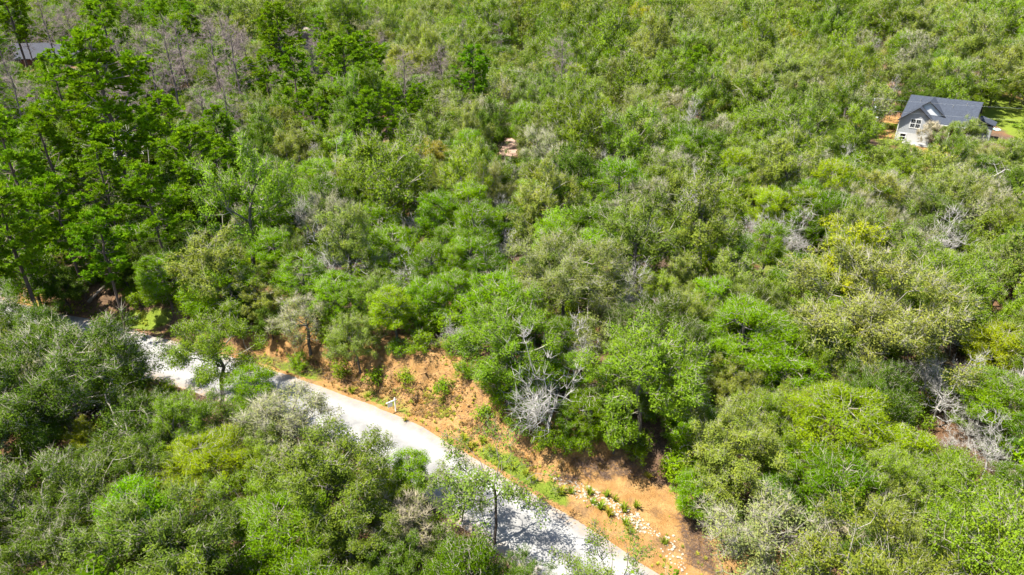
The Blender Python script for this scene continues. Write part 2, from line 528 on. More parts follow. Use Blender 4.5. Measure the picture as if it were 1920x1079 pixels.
# ------------------------------------------------------------------ road line and terrain
EDGE = [(150, -95), (60, -14), (34, 9), (20, 21.5), (6.4, 34.4), (-5.2, 44.5), (-10.3, 48.35), (-25, 56.1), (-44, 64.2), (-54.3, 67.9), (-62, 71), (-80, 79), (-120, 98), (-220, 150)]
def catmull(pts, step=1.0):
    p = np.array(pts, float); out = []
    p = np.vstack([2 * p[0] - p[1], p, 2 * p[-1] - p[-2]])
    for i in range(1, len(p) - 2):
        n = max(2, int(np.linalg.norm(p[i + 1] - p[i]) / step))
        for k in range(n):
            t = k / n
            a, b, c, d = p[i - 1], p[i], p[i + 1], p[i + 2]
            out.append(0.5 * (2 * b + (c - a) * t + (2 * a - 5 * b + 4 * c - d) * t * t + (-a + 3 * b - 3 * c + d) * t ** 3))
    return np.array(out)
EL = catmull(EDGE, 1.0)                                       # far edge of the road, from lower right to upper left
ET = norm(np.gradient(EL, axis=0)); EN = np.stack([ET[:, 1], -ET[:, 0]], 1)   # EN points to the far (uphill) side
if EN[len(EN) // 2, 1] < 0:
    EN = -EN
EX = EL[:, 0]
ROAD_W = 6.0
def road_ds(x, y):
    """signed distance from the far road edge (positive: away from the camera) and x of the nearest edge point"""
    x = np.asarray(x, float).ravel(); y = np.asarray(y, float).ravel()
    D = np.empty(len(x)); S = np.empty(len(x))
    for i in range(0, len(x), 20000):
        dx = x[i:i + 20000, None] - EL[None, :, 0]; dy = y[i:i + 20000, None] - EL[None, :, 1]
        k = np.argmin(dx * dx + dy * dy, 1); r = np.arange(len(k))
        D[i:i + 20000] = dx[r, k] * EN[k, 0] + dy[r, k] * EN[k, 1]
        S[i:i + 20000] = EX[k]
    return D, S
def gz(x, y, fine=False, DS=None):
    shp = np.shape(x)
    x = np.asarray(x, float).ravel(); y = np.asarray(y, float).ravel()
    d, s = DS if DS is not None else road_ds(x, y)
    bank_h = 2.7 * sstep(9.0, 0.0, s) * (0.45 + 0.55 * sstep(-48, -24, s)) + 0.5
    b0 = 1.3 + 4.2 * sstep(-1, 6, s)
    b0 = b0 + 0.7 * (fbm(s * 0.25, s * 0 + 3, 5) - 0.5)
    up = sstep(0, 1, (d - b0) / 4.3) * bank_h
    und = (fbm(x * 0.012 + 9, y * 0.012, 3, 3) - 0.5) * 6.0 * sstep(8, 60, np.abs(d - -3)) + 0.9 * sstep(100, 420, y)
    z = up + und - 0.9 * sstep(-ROAD_W - 0.3, -ROAD_W - 5, d) * 0 - 0.7 * sstep(0, 1, (-ROAD_W - 0.5 - d) / 4.0)
    z = z - 0.22 * np.exp(-((d - 0.9) / 0.5) ** 2)            # shallow ditch
    hx, hy = x - 86, y - 140                                   # level pad for the gabled house
    pad = sstep(34, 16, np.hypot(hx, hy)); z = z * (1 - pad)
    road = sstep(0.5, 0.0, np.maximum(d, -ROAD_W - d))
    z = z * (1 - road) - 0.05 * road
    if fine:
        slope = np.clip((d - b0) / 4.3, 0, 1); sl = slope * (1 - slope) * 4
        gul = fbm(s * 1.1 + d * 0.25, d * 0.22, 21, 3)
        z = z + sl * (gul - 0.5) * 1.5 * np.clip(bank_h / 2, 0, 1.4) * (1 - road)
        z = z + (fbm(x * 1.4, y * 1.4, 31, 3) - 0.5) * 0.34 * (1 - road) * (0.35 + sl)
    return z.reshape(shp)
def gz1(x, y):
    return float(gz(np.array([x]), np.array([y]))[0])

def spans(*segs):
    out = []
    for a, b, st in segs:
        out.append(np.arange(a, b, st))
    return np.concatenate(out + [[segs[-1][1]]])
gx = spans((-4000, -1000, 500), (-1000, -260, 60), (-260, -72, 5), (-72, 26, 0.36), (26, 64, 1.5), (64, 130, 1.1), (130, 420, 8), (420, 1000, 60), (1000, 4000, 500))
gy = spans((-600, 0, 60), (0, 24, 3), (24, 84, 0.36), (84, 112, 1.5), (112, 172, 1.1), (172, 480, 7), (480, 1000, 60), (1000, 6000, 500))
GX, GY = np.meshgrid(gx, gy)
DS = road_ds(GX, GY)
GZ = gz(GX, GY, True, DS)
d, s = (a.reshape(GX.shape) for a in DS)
nzA = fbm(GX * 0.5, GY * 0.5, 41, 4); nzB = fbm(GX * 0.13, GY * 0.13, 47, 3)
def blob(u, v, rx, ry, z=0.0, soft=0.35):
    p = at(u, v, z)
    return sstep(1 + soft, 1 - soft, np.hypot((GX - p[0]) / rx, (GY - p[1]) / ry) + (nzA - 0.5) * 0.9)
clay = sstep(7.6, 5.2, d + (nzA - 0.5) * 5) * sstep(-1.0, 0.2, d) * (0.35 + 0.65 * sstep(-34, -18, s)) * sstep(20, 12, s)
clay = np.maximum(clay, 0.8 * blob(30, 560, 4, 3))
for u, v, r in [(400, 420, 4), (500, 480, 3), (390, 400, 3), (1660, 238, 9), (1690, 258, 5), (1040, 262, 3), (1590, 905, 2), (1780, 275, 7), (1470, 262, 4), (1840, 195, 10)]:
    clay = np.maximum(clay, 0.9 * blob(u, v, r, r))
grass = 0.9 * sstep(0.15, 0.6, d) * sstep(2.4, 1.1, d + (nzA - 0.5) * 2) * sstep(0.42, 0.6, nzB + 0.2 * (nzA - 0.5))
grass = np.maximum(grass, np.maximum(blob(1895, 225, 11, 15), 0.8 * blob(235, 607, 5, 1.6)))
grass = np.maximum(grass, 0.6 * sstep(0.55, 0.75, nzB) * sstep(10, 14, d))
pale = np.maximum.reduce([blob(1890, 212, 16, 2.5), blob(1790, 265, 2, 5), blob(1060, 102, 12, 10), blob(1310, 1040, 2.5, 4) * 0.3])
pink = 0.8 * blob(952, 297, 1.9, 7)
nv, nh = len(gy), len(gx)
ii = np.arange(nv * nh).reshape(nv, nh)
quads = np.stack([ii[:-1, :-1], ii[:-1, 1:], ii[1:, 1:], ii[1:, :-1]], -1).reshape(-1, 4)

def ground_material():
    m, nt, out = new_mat('forest_floor')
    p = principled(nt, out, 0.95, 0.1)
    a = attr(nt, 'lv')
    sp = nd(nt, 'ShaderNodeSeparateColor')
    nt.links.new(a.outputs['Color'], sp.inputs[0])
    P = pos(nt)
    n1 = noise(nt, 0.9, 6, 0.65, P); n2 = noise(nt, 7.0, 5, 0.7, P); n3 = noise(nt, 0.25, 3, 0.5, P); n4 = noise(nt, 26.0, 3, 0.7, P)
    litter = mixc(nt, ramp(nt, n2, [(0.35, 0.0), (0.68, 1.0)]), (0.06, 0.04, 0.028), (0.17, 0.115, 0.08))
    litter = mixc(nt, ramp(nt, n3, [(0.4, 0.0), (0.65, 0.7)]), litter, (0.20, 0.105, 0.05))
    clay1 = mixc(nt, ramp(nt, n1, [(0.36, 0.0), (0.64, 1.0)]), (0.29, 0.150, 0.048), (0.41, 0.245, 0.095))
    clay1 = mixc(nt, ramp(nt, n2, [(0.5, 0.0), (0.75, 0.55)]), clay1, (0.12, 0.06, 0.03))
    clay1 = mixc(nt, ramp(nt, n4, [(0.52, 0.0), (0.7, 0.5)]), clay1, (0.33, 0.21, 0.11))
    n5 = noise(nt, 0.55, 5, 0.75, P)
    clay1 = mixc(nt, ramp(nt, n5, [(0.5, 0.0), (0.66, 0.75)]), clay1, (0.135, 0.085, 0.052))
    g1 = mixc(nt, ramp(nt, n2, [(0.3, 0.0), (0.7, 1.0)]), (0.09, 0.14, 0.015), (0.20, 0.245, 0.03))
    pl = mixc(nt, n2, (0.29, 0.23, 0.17), (0.42, 0.36, 0.29))
    def soft(ch):
        ad = nd(nt, 'ShaderNodeMath', operation='ADD')
        sb = nd(nt, 'ShaderNodeMath', operation='MULTIPLY_ADD')
        nt.links.new(n2, sb.inputs[0]); sb.inputs[1].default_value = 0.5; sb.inputs[2].default_value = -0.25
        nt.links.new(ch, ad.inputs[0]); nt.links.new(sb.outputs[0], ad.inputs[1])
        return ramp(nt, ad.outputs[0], [(0.3, 0.0), (0.62, 1.0)])
    c = mixc(nt, soft(sp.outputs[0]), litter, clay1)
    c = mixc(nt, soft(sp.outputs[2]), c, pl)
    c = mixc(nt, soft(sp.outputs[1]), c, g1)
    pk = mixc(nt, n2, (0.30, 0.19, 0.14), (0.42, 0.29, 0.23))
    c = mixc(nt, soft(a.outputs['Alpha']), c, pk)
    nt.links.new(c, p.inputs['Base Color'])
    h = nd(nt, 'ShaderNodeMath', operation='MULTIPLY_ADD')
    nt.links.new(n4, h.inputs[0]); h.inputs[1].default_value = 0.4; nt.links.new(n2, h.inputs[2])
    bump(nt, p, h.outputs[0], 1.0, 0.2)
    return m
gmask = np.stack([clay, grass, pale, pink], -1).reshape(-1, 4)
gme = make_mesh('ground', np.stack([GX, GY, GZ], -1).reshape(-1, 3), quads, None, [ground_material()], gmask, smooth=True)
link('ground', gme, kind='structure')

def road_material():
    m, nt, out = new_mat('chip_seal')
    p = principled(nt, out, 0.9, 0.15)
    P = pos(nt)
    a = attr(nt, 'lv')
    sp = nd(nt, 'ShaderNodeSeparateColor')
    nt.links.new(a.outputs['Color'], sp.inputs[0])
    n1 = noise(nt, 22.0, 4, 0.75, P); n2 = noise(nt, 0.7, 5, 0.6, P); n3 = noise(nt, 3.0, 4, 0.6, P)
    c = mixc(nt, ramp(nt, n1, [(0.3, 0.0), (0.7, 1.0)]), (0.175, 0.171, 0.167), (0.25, 0.246, 0.24))
    c = mixc(nt, ramp(nt, n2, [(0.42, 0.0), (0.62, 0.85)]), c, (0.150, 0.148, 0.147))
    c = mixc(nt, sp.outputs[0], c, (0.275, 0.271, 0.265))
    ed = nd(nt, 'ShaderNodeMath', operation='MULTIPLY')
    nt.links.new(sp.outputs[1], ed.inputs[0]); nt.links.new(ramp(nt, n3, [(0.4, 0.0), (0.6, 1.0)]), ed.inputs[1])
    c = mixc(nt, ed.outputs[0], c, (0.30, 0.21, 0.13))
    nt.links.new(c, p.inputs['Base Color'])
    bump(nt, p, n1, 0.3, 0.02)
    return m
cr_t = np.linspace(0, 1, 15)
RV, RL = [], []
for i in range(len(EL)):
    for t in cr_t:
        e = 0.0
        if t == 0:
            e = 0.35 * (fbm(np.array([i * 0.6]), np.array([0.0]), 61, 3)[0] - 0.5)
        if t == 1:
            e = 0.5 * (fbm(np.array([i * 0.6]), np.array([5.0]), 61, 3)[0] - 0.5)
        p = EL[i] - EN[i] * (t * ROAD_W + e)
        crown_z = 0.06 * (1 - (2 * t - 1) ** 2)
        RV.append((p[0], p[1], crown_z - (0.06 if t in (0, 1) else 0.0)))
        trk = max(math.exp(-((t - 0.27) / 0.09) ** 2), math.exp(-((t - 0.72) / 0.09) ** 2))
        RL.append((0.8 * trk, 1.0 if t in (0, 1) else (0.6 if t < 0.08 or t > 0.92 else (0.25 if t < 0.15 or t > 0.85 else 0.0))))
nc = len(cr_t)
jj = np.arange(len(EL) * nc).reshape(len(EL), nc)
rq = np.stack([jj[:-1, :-1], jj[:-1, 1:], jj[1:, 1:], jj[1:, :-1]], -1).reshape(-1, 4)
link('road', make_mesh('road', RV, rq[:, ::-1], None, [road_material()], np.array(RL), smooth=True), kind='structure')

# ------------------------------------------------------------------ small mesh helper for built things
class MB:
    def __init__(self):
        self.v, self.f = [], []
    def poly(self, pts, faces):
        o = len(self.v)
        self.v += [tuple(map(float, p)) for p in pts]
        self.f += [tuple(i + o for i in f) for f in faces]
        return self
    def box(self, x0, x1, y0, y1, z0, z1):
        p = [(x0, y0, z0), (x1, y0, z0), (x1, y1, z0), (x0, y1, z0), (x0, y0, z1), (x1, y0, z1), (x1, y1, z1), (x0, y1, z1)]
        return self.poly(p, [(0, 3, 2, 1), (4, 5, 6, 7), (0, 1, 5, 4), (1, 2, 6, 5), (2, 3, 7, 6), (3, 0, 4, 7)])
    def prism(self, poly, off):
        """extrude a planar 3-D polygon by a vector"""
        n = len(poly); off = np.array(off)
        a = [np.array(p, float) for p in poly]; b = [p + off for p in a]
        fs = [tuple(range(n))[::-1], tuple(range(n, 2 * n))] + [(i, (i + 1) % n, n + (i + 1) % n, n + i) for i in range(n)]
        return self.poly(a + b, fs)
    def tube(self, pts, radii, sides=8, cap=True):
        pts = [np.array(p, float) for p in pts]
        rings = []
        for i, p in enumerate(pts):
            t = pts[min(i + 1, len(pts) - 1)] - pts[max(i - 1, 0)]
            t = t / np.linalg.norm(t)
            ref = np.array([1., 0, 0]) if abs(t[2]) > 0.9 else np.array([0, 0, 1.])
            u = np.cross(t, ref); u /= np.linalg.norm(u); w = np.cross(t, u)
            rings.append([p + radii[i] * (u * math.cos(k * 2 * math.pi / sides) + w * math.sin(k * 2 * math.pi / sides)) for k in range(sides)])
        fs = []
        for i in range(len(pts) - 1):
            for k in range(sides):
                fs.append((i * sides + k, i * sides + (k + 1) % sides, (i + 1) * sides + (k + 1) % sides, (i + 1) * sides + k))
        if cap:
            fs.append(tuple(range(sides))[::-1]); fs.append(tuple((len(pts) - 1) * sides + k for k in range(sides)))
        return self.poly([p for r in rings for p in r], fs)
    def build(self, name, mat, parent=None, smooth=False, bevel=0.0, **props):
        me = bpy.data.meshes.new(name)
        me.from_pydata(self.v, [], self.f)
        bm = bmesh.new(); bm.from_mesh(me)
        bmesh.ops.recalc_face_normals(bm, faces=bm.faces)
        if bevel:
            bmesh.ops.bevel(bm, geom=list(bm.edges), offset=bevel, segments=1, affect='EDGES', clamp_overlap=True)
        bm.to_mesh(me); bm.free()
        if smooth:
            for p in me.polygons:
                p.use_smooth = True
        me.materials.append(mat)
        return link(name, me, parent, **props)

# ------------------------------------------------------------------ trees: list placed by hand, then the rest of the wood
TINT = dict(O=(0.152, 0.200, 0.030), D=(0.066, 0.116, 0.011), S=(0.108, 0.165, 0.024), C=(0.112, 0.215, 0.004), L=(0.165, 0.250, 0.005), H=(0.165, 0.195, 0.038),
            G=(0.118, 0.192, 0.012), P=(0.128, 0.235, 0.008), W=(0.175, 0.208, 0.072), Y=(0.210, 0.240, 0.008), T=(0.17, 0.17, 0.06), U=(0.125, 0.215, 0.008), K=(0.070, 0.140, 0.004), B=(0.24, 0.20, 0.022), V=(0.068, 0.116, 0.011), M=(0.100, 0.148, 0.018), J=(0.114, 0.212, 0.005), N=(0.165, 0.230, 0.007))
KIND = dict(O='oak', D='dark_oak', S='sparse_oak', C='cedar', L='cedar', G='oak', P='pine', Q='dead_pine', X='dead_tree', W='pale_oak', Y='oak', T='lichen_tree', U='shrub', K='cedar', B='oak', H='big_oak', Z='snag', M='oak', V='big_oak', J='big_cedar', N='big_cedar')
NAME = dict(big_cedar='cedar_tree', snag='dead_tree', big_oak='oak_tree', oak='oak_tree', dark_oak='oak_tree', sparse_oak='oak_tree', pale_oak='oak_tree', lichen_tree='lichen_tree', cedar='cedar_tree', pine='pine_tree', dead_pine='dead_pine', dead_tree='dead_tree', shrub='shrub')
TREES = []
NHAND = 10 ** 6
def add_tree(code, x, y, sx, sz=None, hand=None, rot=None, lean=0.0, z=None):
    pk = PROTO[KIND[code]]
    t = dict(code=code, kind=KIND[code], x=x, y=y, z=gz1(x, y) if z is None else z, s=sx, sz=sz or sx, proto=rng.integers(len(pk)), rot=rng.uniform(0, 6.283) if rot is None else rot, label=hand, lean=lean)
    if code in TINT:
        c = np.array(TINT[code]); j = np.clip(rng.normal(0, 0.15), -0.3, 0.3) if len(TREES) >= NHAND else rng.normal(0, 0.05)
        t['tint'] = tuple(np.clip(c * np.array([(1 + j) * (1 + rng.normal(0, 0.055)), 1 + j, (1 + j) * (1 + rng.normal(0, 0.12))]), 0.004, 0.6))
    else:
        t['tint'] = (1, 1, 1)
    p = pk[t['proto']]
    t['r'] = p['width'] * sx * 0.5
    u, v, dep = proj(x, y, t['z'] + p['zc'] * t['sz'])
    t['u'], t['v'], t['dep'], t['wpx'] = u, v, dep, p['width'] * sx * F_PX / dep
    t['top'] = proj(x, y, t['z'] + p['height'] * t['sz'])[1]
    TREES.append(t)
    return t
def by_px(code, u, v, w, label=None, stretch=1.0, proto=None, rot=None):
    """place a tree whose crown centre shows at (u, v) in the photo with a crown w photo-pixels wide"""
    pk = PROTO[KIND[code]]
    k = proto if proto is not None else 0
    p = pk[k]
    zc = 5.0; g = 0.0
    for _ in range(12):
        P = at(u, v, zc)
        dep = proj(*P)[2]
        s = w * dep / F_PX / p['width']
        g = gz1(P[0], P[1])
        zc = 0.5 * zc + 0.5 * (g + p['zc'] * s * stretch)
    t = add_tree(code, P[0], P[1], s, s * stretch, label, rot)
    if proto is not None:
        t['proto'] = proto
    return t
HAND = [
 # near side of the road
 ('V', 100, 710, 300, 'big dark green oak shading the near side of the road, corner of the photo'),
 ('D', 222, 698, 125, 'dark oak reaching a bare limb over the pale road'),
 ('D', 30, 800, 190, None), ('D', 10, 620, 150, None),
 ('G', 388, 640, 150, 'tall thin oak standing between camera and road with bare pale lower trunk'),
 ('V', 50, 965, 270, None), ('M', 190, 930, 210, None), ('V', 110, 1075, 250, None),
 ('G', 350, 800, 150, 'mid green oak with a dark bare trunk below the road'),
 ('N', 395, 880, 165, 'lime yellow cedar spreading sideways among grey-green oaks'),
 ('C', 472, 742, 95, 'small bright green tree touching the near road edge'),
 ('W', 545, 792, 165, 'wispy grey-green oak against the near road edge'),
 ('M', 615, 885, 215, None), ('S', 695, 868, 125, None), ('X', 405, 745, 70, None), ('S', 862, 915, 125, None), ('G', 735, 945, 110, None), ('S', 440, 800, 120, None), ('G', 500, 850, 120, None),
 ('C', 765, 890, 85, 'small vivid green tree beside the grey lichen covered tree by the road'),
 ('T', 752, 985, 130, 'grey lichen covered bare twig tree between road and camera'),
 ('S', 925, 908, 228, 'open crowned oak standing in front of the pale road surface'),
 ('J', 540, 1005, 200, 'vivid green cedar at the bottom edge of the photo'),
 ('M', 660, 1010, 190, None), ('S', 1150, 1095, 205, 'thin leaved oak at the bottom edge overlapping the road corner'),
 ('M', 300, 1000, 230, None), ('D', 400, 1050, 200, None), ('D', 850, 1060, 130, None), ('Y', 165, 830, 95, 'small yellow-green tree in front of the big dark oak'),
 ('X', 135, 745, 110, 'fine dead grey branches inside the big dark oak'), ('X', 300, 890, 80, None), ('X', 195, 850, 50, None), ('D', 285, 790, 130, None),
 ('G', 470, 930, 170, None), ('D', 740, 1075, 150, None), ('D', 970, 1085, 110, None), ('D', 240, 850, 150, None),
 # behind the road, left part: pines
 ('P', 195, 190, 165, 'tallest pine with a broad flat top beside the white broken snag'),
 ('P', 193, 340, 105, 'pine with dark bare trunk standing under the white broken snag'),
 ('P', 288, 380, 115, 'bright pine with long bare trunk above the shaded slope'),
 ('P', 368, 305, 105, 'pine with leaning dark trunk next to the small orange bare patch'),
 ('P', 412, 310, 80, None), ('P', 30, 330, 150, None), ('P', 20, 440, 130, 'pine at the photo edge above the orange dirt mound'), ('P', 95, 290, 120, None),
 ('P', 190, 465, 110, None), ('P', 110, 400, 110, None), ('P', 596, 225, 65, None), ('P', 550, 150, 85, None), ('P', 650, 135, 95, 'bright pine in the group behind the mauve dead pines'), ('P', 690, 125, 80, None),
 ('P', 620, 110, 70, None), ('P', 465, 160, 60, None), ('P', 500, 150, 60, None), ('P', 200, 60, 90, None), ('P', 310, 60, 70, None), ('P', 360, 65, 60, None), ('P', 520, 70, 80, None), ('P', 885, 140, 68, None), ('K', 935, 105, 70, None), ('P', 20, 25, 80, None),
 ('P', 1308, 128, 60, 'lone dark pine standing over the pale oak canopy'), ('P', 1362, 140, 40, None), ('P', 735, 215, 70, None), ('P', 690, 215, 70, None), ('P', 785, 195, 50, None),
 ('C', 260, 455, 90, None), ('C', 160, 430, 90, None), ('K', 60, 530, 90, None), ('C', 95, 495, 110, None), ('C', 310, 520, 90, None), ('D', 230, 500, 90, None), ('D', 120, 540, 90, None), ('D', 330, 430, 70, None), ('D', 50, 480, 90, None),
 ('Q', 280, 125, 80, None), ('Q', 318, 110, 80, None), ('Q', 400, 100, 75, None), ('Q', 440, 115, 80, None), ('Q', 372, 215, 70, None), ('Q', 415, 205, 70, None), ('Q', 86, 42, 62, 'dead mauve pine standing in front of the dark roofed house'), ('Q', 42, 48, 55, None),
 ('Q', 130, 48, 55, None), ('Q', 22, 175, 75, None), ('Q', 225, 110, 60, None), ('Q', 520, 105, 55, None), ('Q', 430, 70, 60, None), ('Q', 690, 145, 40, None), ('Q', 755, 140, 60, None), ('Q', 830, 130, 60, None), ('Q', 1055, 115, 60, 'tawny dead pine rising over the far pale canopy'), ('Q', 240, 190, 60, None), ('Q', -5, 80, 60, None), ('Q', 340, 95, 70, None), ('Q', 460, 100, 55, None),
 # along the far side of the road
 ('O', 395, 495, 130, None), ('C', 430, 540, 110, None), ('C', 380, 560, 70, None), ('O', 490, 560, 80, None), ('K', 455, 590, 70, None), ('D', 505, 600, 75, None),
 ('W', 572, 602, 112, 'pale silvery willow-like oak hanging over the road bank'),
 ('O', 668, 632, 110, 'grey-green oak leaning from the bank beside the bare orange slope'),
 ('C', 630, 555, 95, None), ('C', 560, 520, 90, None), ('G', 690, 555, 110, None), ('C', 740, 470, 95, None), ('C', 705, 430, 90, None), ('C', 880, 490, 105, None), ('K', 948, 420, 82, 'dark vivid cedar ball between olive oaks at the middle of the photo'),
 ('C', 815, 410, 85, None), ('K', 1105, 425, 95, None), ('C', 850, 545, 90, None), ('C', 800, 560, 90, None), ('L', 740, 580, 80, None),
 ('H', 1062, 510, 225, 'broad olive oak with domed crown behind the white dead tree'),
 ('G', 965, 620, 175, 'green oak at the top corner of the bare orange slope'),
 ('G', 1215, 680, 210, 'tall dense green oak behind the brown brush by the dirt apron'),
 ('X', 1034, 728, 170, 'white dead tree with drooping bare branches above the road bank'), ('X', 1085, 655, 90, None),
 ('J', 1400, 640, 190, 'wide vivid green cedar next to the biggest twiggy olive oak'),
 ('H', 1645, 590, 310, 'biggest twiggy olive oak, round crown full of pale branches'),
 ('Y', 1600, 490, 150, 'yellow-green oak crown just behind the biggest twiggy oak'),
 ('N', 1565, 800, 200, 'yellowish cedar with its dark trunk showing, below the biggest oak'),
 ('O', 1375, 850, 200, 'sparse grey-green oak right of the orange dirt apron'),
 ('W', 1425, 1005, 215, 'pale silver round willow-like oak at the bottom edge'),
 ('T', 1605, 1040, 130, 'tan lichen covered tree of bare curly twigs at the bottom edge'),
 ('J', 1745, 1000, 150, None), ('N', 1850, 1010, 140, None), ('X', 1862, 845, 110, 'white dead twig tree near the photo edge below the yellow cedars'), ('X', 1768, 735, 120, 'grey dead tree beside the biggest twiggy oak'), ('X', 1893, 985, 80, None),
 ('U', 1290, 870, 95, 'bright green bush at the rim of the orange dirt apron'), ('C', 1310, 925, 80, None), ('N', 1880, 660, 140, None), ('J', 1850, 750, 150, None), ('C', 1480, 880, 110, None), ('L', 1700, 860, 130, None), ('G', 1790, 900, 150, None), ('C', 1300, 790, 100, None), ('C', 1480, 710, 120, None),
 ('C', 935, 705, 90, None), ('C', 1005, 690, 100, None), ('K', 1110, 770, 90, None), ('C', 1155, 800, 70, None), ('D', 1170, 745, 100, None), ('U', 1130, 800, 60, None), ('K', 1065, 785, 60, None), ('U', 975, 790, 50, None), ('C', 1080, 700, 90, None), ('U', 1195, 845, 45, None),
 ('U', 762, 702, 32, None), ('U', 832, 722, 34, None), ('U', 872, 690, 40, None), ('U', 790, 640, 52, None), ('U', 850, 642, 50, None), ('U', 702, 702, 38, None), ('U', 640, 690, 36, None), ('U', 560, 676, 40, None), ('U', 905, 770, 36, None), ('U', 745, 650, 40, None),
 ('U', 950, 745, 62, None), ('U', 985, 780, 58, None), ('U', 1020, 818, 50, None), ('U', 1062, 822, 55, None), ('C', 1000, 745, 85, None), ('U', 1095, 825, 50, None), ('U', 925, 705, 50, None),
 ('X', 1745, 700, 90, None), ('X', 1830, 800, 80, None), ('X', 1345, 830, 80, None), ('X', 1540, 905, 70, None), ('X', 1285, 395, 60, None), ('X', 1790, 825, 60, None), ('X', 1640, 90, 40, None),
 ('X', 1122, 325, 66, 'pale dead cedar spire among olive oaks'), ('X', 1305, 378, 80, None), ('X', 1470, 430, 80, None), ('X', 1425, 425, 55, None), ('X', 1775, 455, 95, 'cream dead tree lying open between green oaks behind the biggest oak'), ('X', 1190, 555, 90, None), ('Z', 592, 440, 75, 'white gnarled snag above the road bend'), ('X', 945, 470, 62, None), ('Z', 1870, 325, 70, None), ('X', 700, 490, 65, None), ('X', 765, 505, 70, None), ('X', 1400, 455, 50, None), ('X', 1500, 460, 50, None), ('X', 850, 620, 50, None),
 ('Z', 212, 272, 150, 'white broken snag with crooked bare limbs among the pines'), ('X', 20, 560, 55, None),
 ('O', 540, 350, 100, None), ('B', 800, 300, 90, 'orange-tinged oak near the pinkish bare clearing'), ('Y', 1390, 65, 60, None), ('Y', 1480, 75, 55, 'yellow-green oak far up in the pale canopy'),
 ('O', 1810, 248, 66, 'olive bush-like oak in front of the gabled house porch'), ('T', 1748, 250, 44, 'tan leafless bush against the gabled house wall'), ('G', 1690, 315, 100, None), ('D', 1703, 290, 45, None), ('O', 1570, 240, 60, None), ('D', 1555, 245, 55, None), ('O', 1890, 295, 70, None), ('O', 1645, 305, 75, None), ('C', 1600, 330, 80, None),
]
for h in HAND:
    pk = PROTO[KIND[h[0]]]
    by_px(h[0], h[1], h[2], h[3], h[4], proto=int(rng.integers(len(pk))))

NHAND = 0
# keep-clear areas of the photo's ground that no further crown may hide (pixel polygons)
CLEAR0 = [[(725, 640), (870, 635), (905, 690), (920, 770), (970, 835), (1040, 862), (1140, 868), (1240, 895), (1310, 960), (1320, 1079), (1110, 1079), (930, 1079), (720, 800), (280, 725), (290, 680), (460, 650), (620, 680), (725, 700)],
         [(195, 600), (330, 640), (320, 590), (200, 575)], [(40, 545), (130, 555), (110, 590), (30, 580)],
         [(1672, 165), (1860, 165), (1925, 200), (1925, 248), (1840, 265), (1745, 285), (1640, 262), (1625, 190), (1650, 190), (1650, 225), (1680, 215)],
         [(25, 85), (150, 80), (150, 130), (45, 130)], [(930, 265), (972, 265), (974, 310), (930, 310)], [(1852, 203), (1925, 205), (1925, 242), (1850, 245)], [(560, 78), (582, 78), (584, 106), (560, 106)], [(1756, 85), (1778, 82), (1778, 96), (1756, 96)], [(1876, 75), (1888, 75), (1888, 92), (1876, 92)], [(380, 390), (430, 390), (425, 430), (380, 430)]]
CLEAR = [(p, 137.0 if i == 3 else (225.0 if i == 4 else 1e9)) for i, p in enumerate(CLEAR0)]
def inpoly(px, py, poly):
    c = False; j = len(poly) - 1
    for i in range(len(poly)):
        xi, yi = poly[i]; xj, yj = poly[j]
        if (yi > py) != (yj > py) and px < (xj - xi) * (py - yi) / (yj - yi) + xi:
            c = not c
        j = i
    return c
cell = {}
def grid_add(t):
    cell.setdefault((int(t['x'] // 10), int(t['y'] // 10)), []).append(t)
for t in TREES:
    grid_add(t)
SOLID = [(82.5, 141.5, 6.5), (89, 137, 7.0), (94, 134, 6.0), (104, 141, 8), (-150.0, 228.0, 14.0), (70.5, 136, 1.5)]
def pick(u, v, n, n2):
    r = random.random()
    if v < 560 and u < 430 and v > 40:
        pp = 0.13 if v > 230 else 0.11
        if r < pp: return 'P'
        if r < pp + (0.03 if v > 230 else 0.2): return 'Q'
        if r < pp + 0.48: return random.choice('CCKD')
        return random.choice('ODGGS')
    if 40 < v < 230 and u < 1000:
        w = sstep(1000, 500, u)
        if r < 0.11 * w: return 'P'
        if r < 0.25 * w: return 'Q'
        if r < 0.44 * w + 0.14: return random.choice('CK')
        return random.choice('OOOGGW')
    if v < 60 and u < 300:
        return random.choice('PPOQGC')
    if r < 0.03 + 0.25 * max(0, n - 0.38) and v < 760: return 'X' if random.random() < 0.6 else 'W'
    if r < 0.12 + 0.75 * max(0.0, n2 - 0.31) * (1.0 if v > 250 else 0.55): return random.choice('CCKKKLL')
    if r < 0.68: return random.choice('GGGGGDM')
    if r > 0.985: return 'Y'
    if r > 0.95: return 'W'
    return 'O' if random.random() < 0.86 else 'H'
RAD = dict(big_cedar=(0.7, 0.9), snag=(0.8, 1.0), big_oak=(0.6, 0.8), oak=(0.62, 1.4), dark_oak=(0.7, 1.05), sparse_oak=(0.7, 1.0), pale_oak=(0.7, 1.15), lichen_tree=(0.7, 1.0), cedar=(0.75, 1.2), pine=(0.72, 1.0), dead_pine=(0.7, 0.95), dead_tree=(0.6, 1.0), shrub=(0.8, 1.3))
KEEP = [(t['u'] + a * t['wpx'] * 0.25, t['v'] + b * t['wpx'] * 0.22, t['y']) for t in TREES if t['v'] < 900 for a, b in ((0, 0), (-1, 0), (1, 0), (0, -1), (0, 1))]
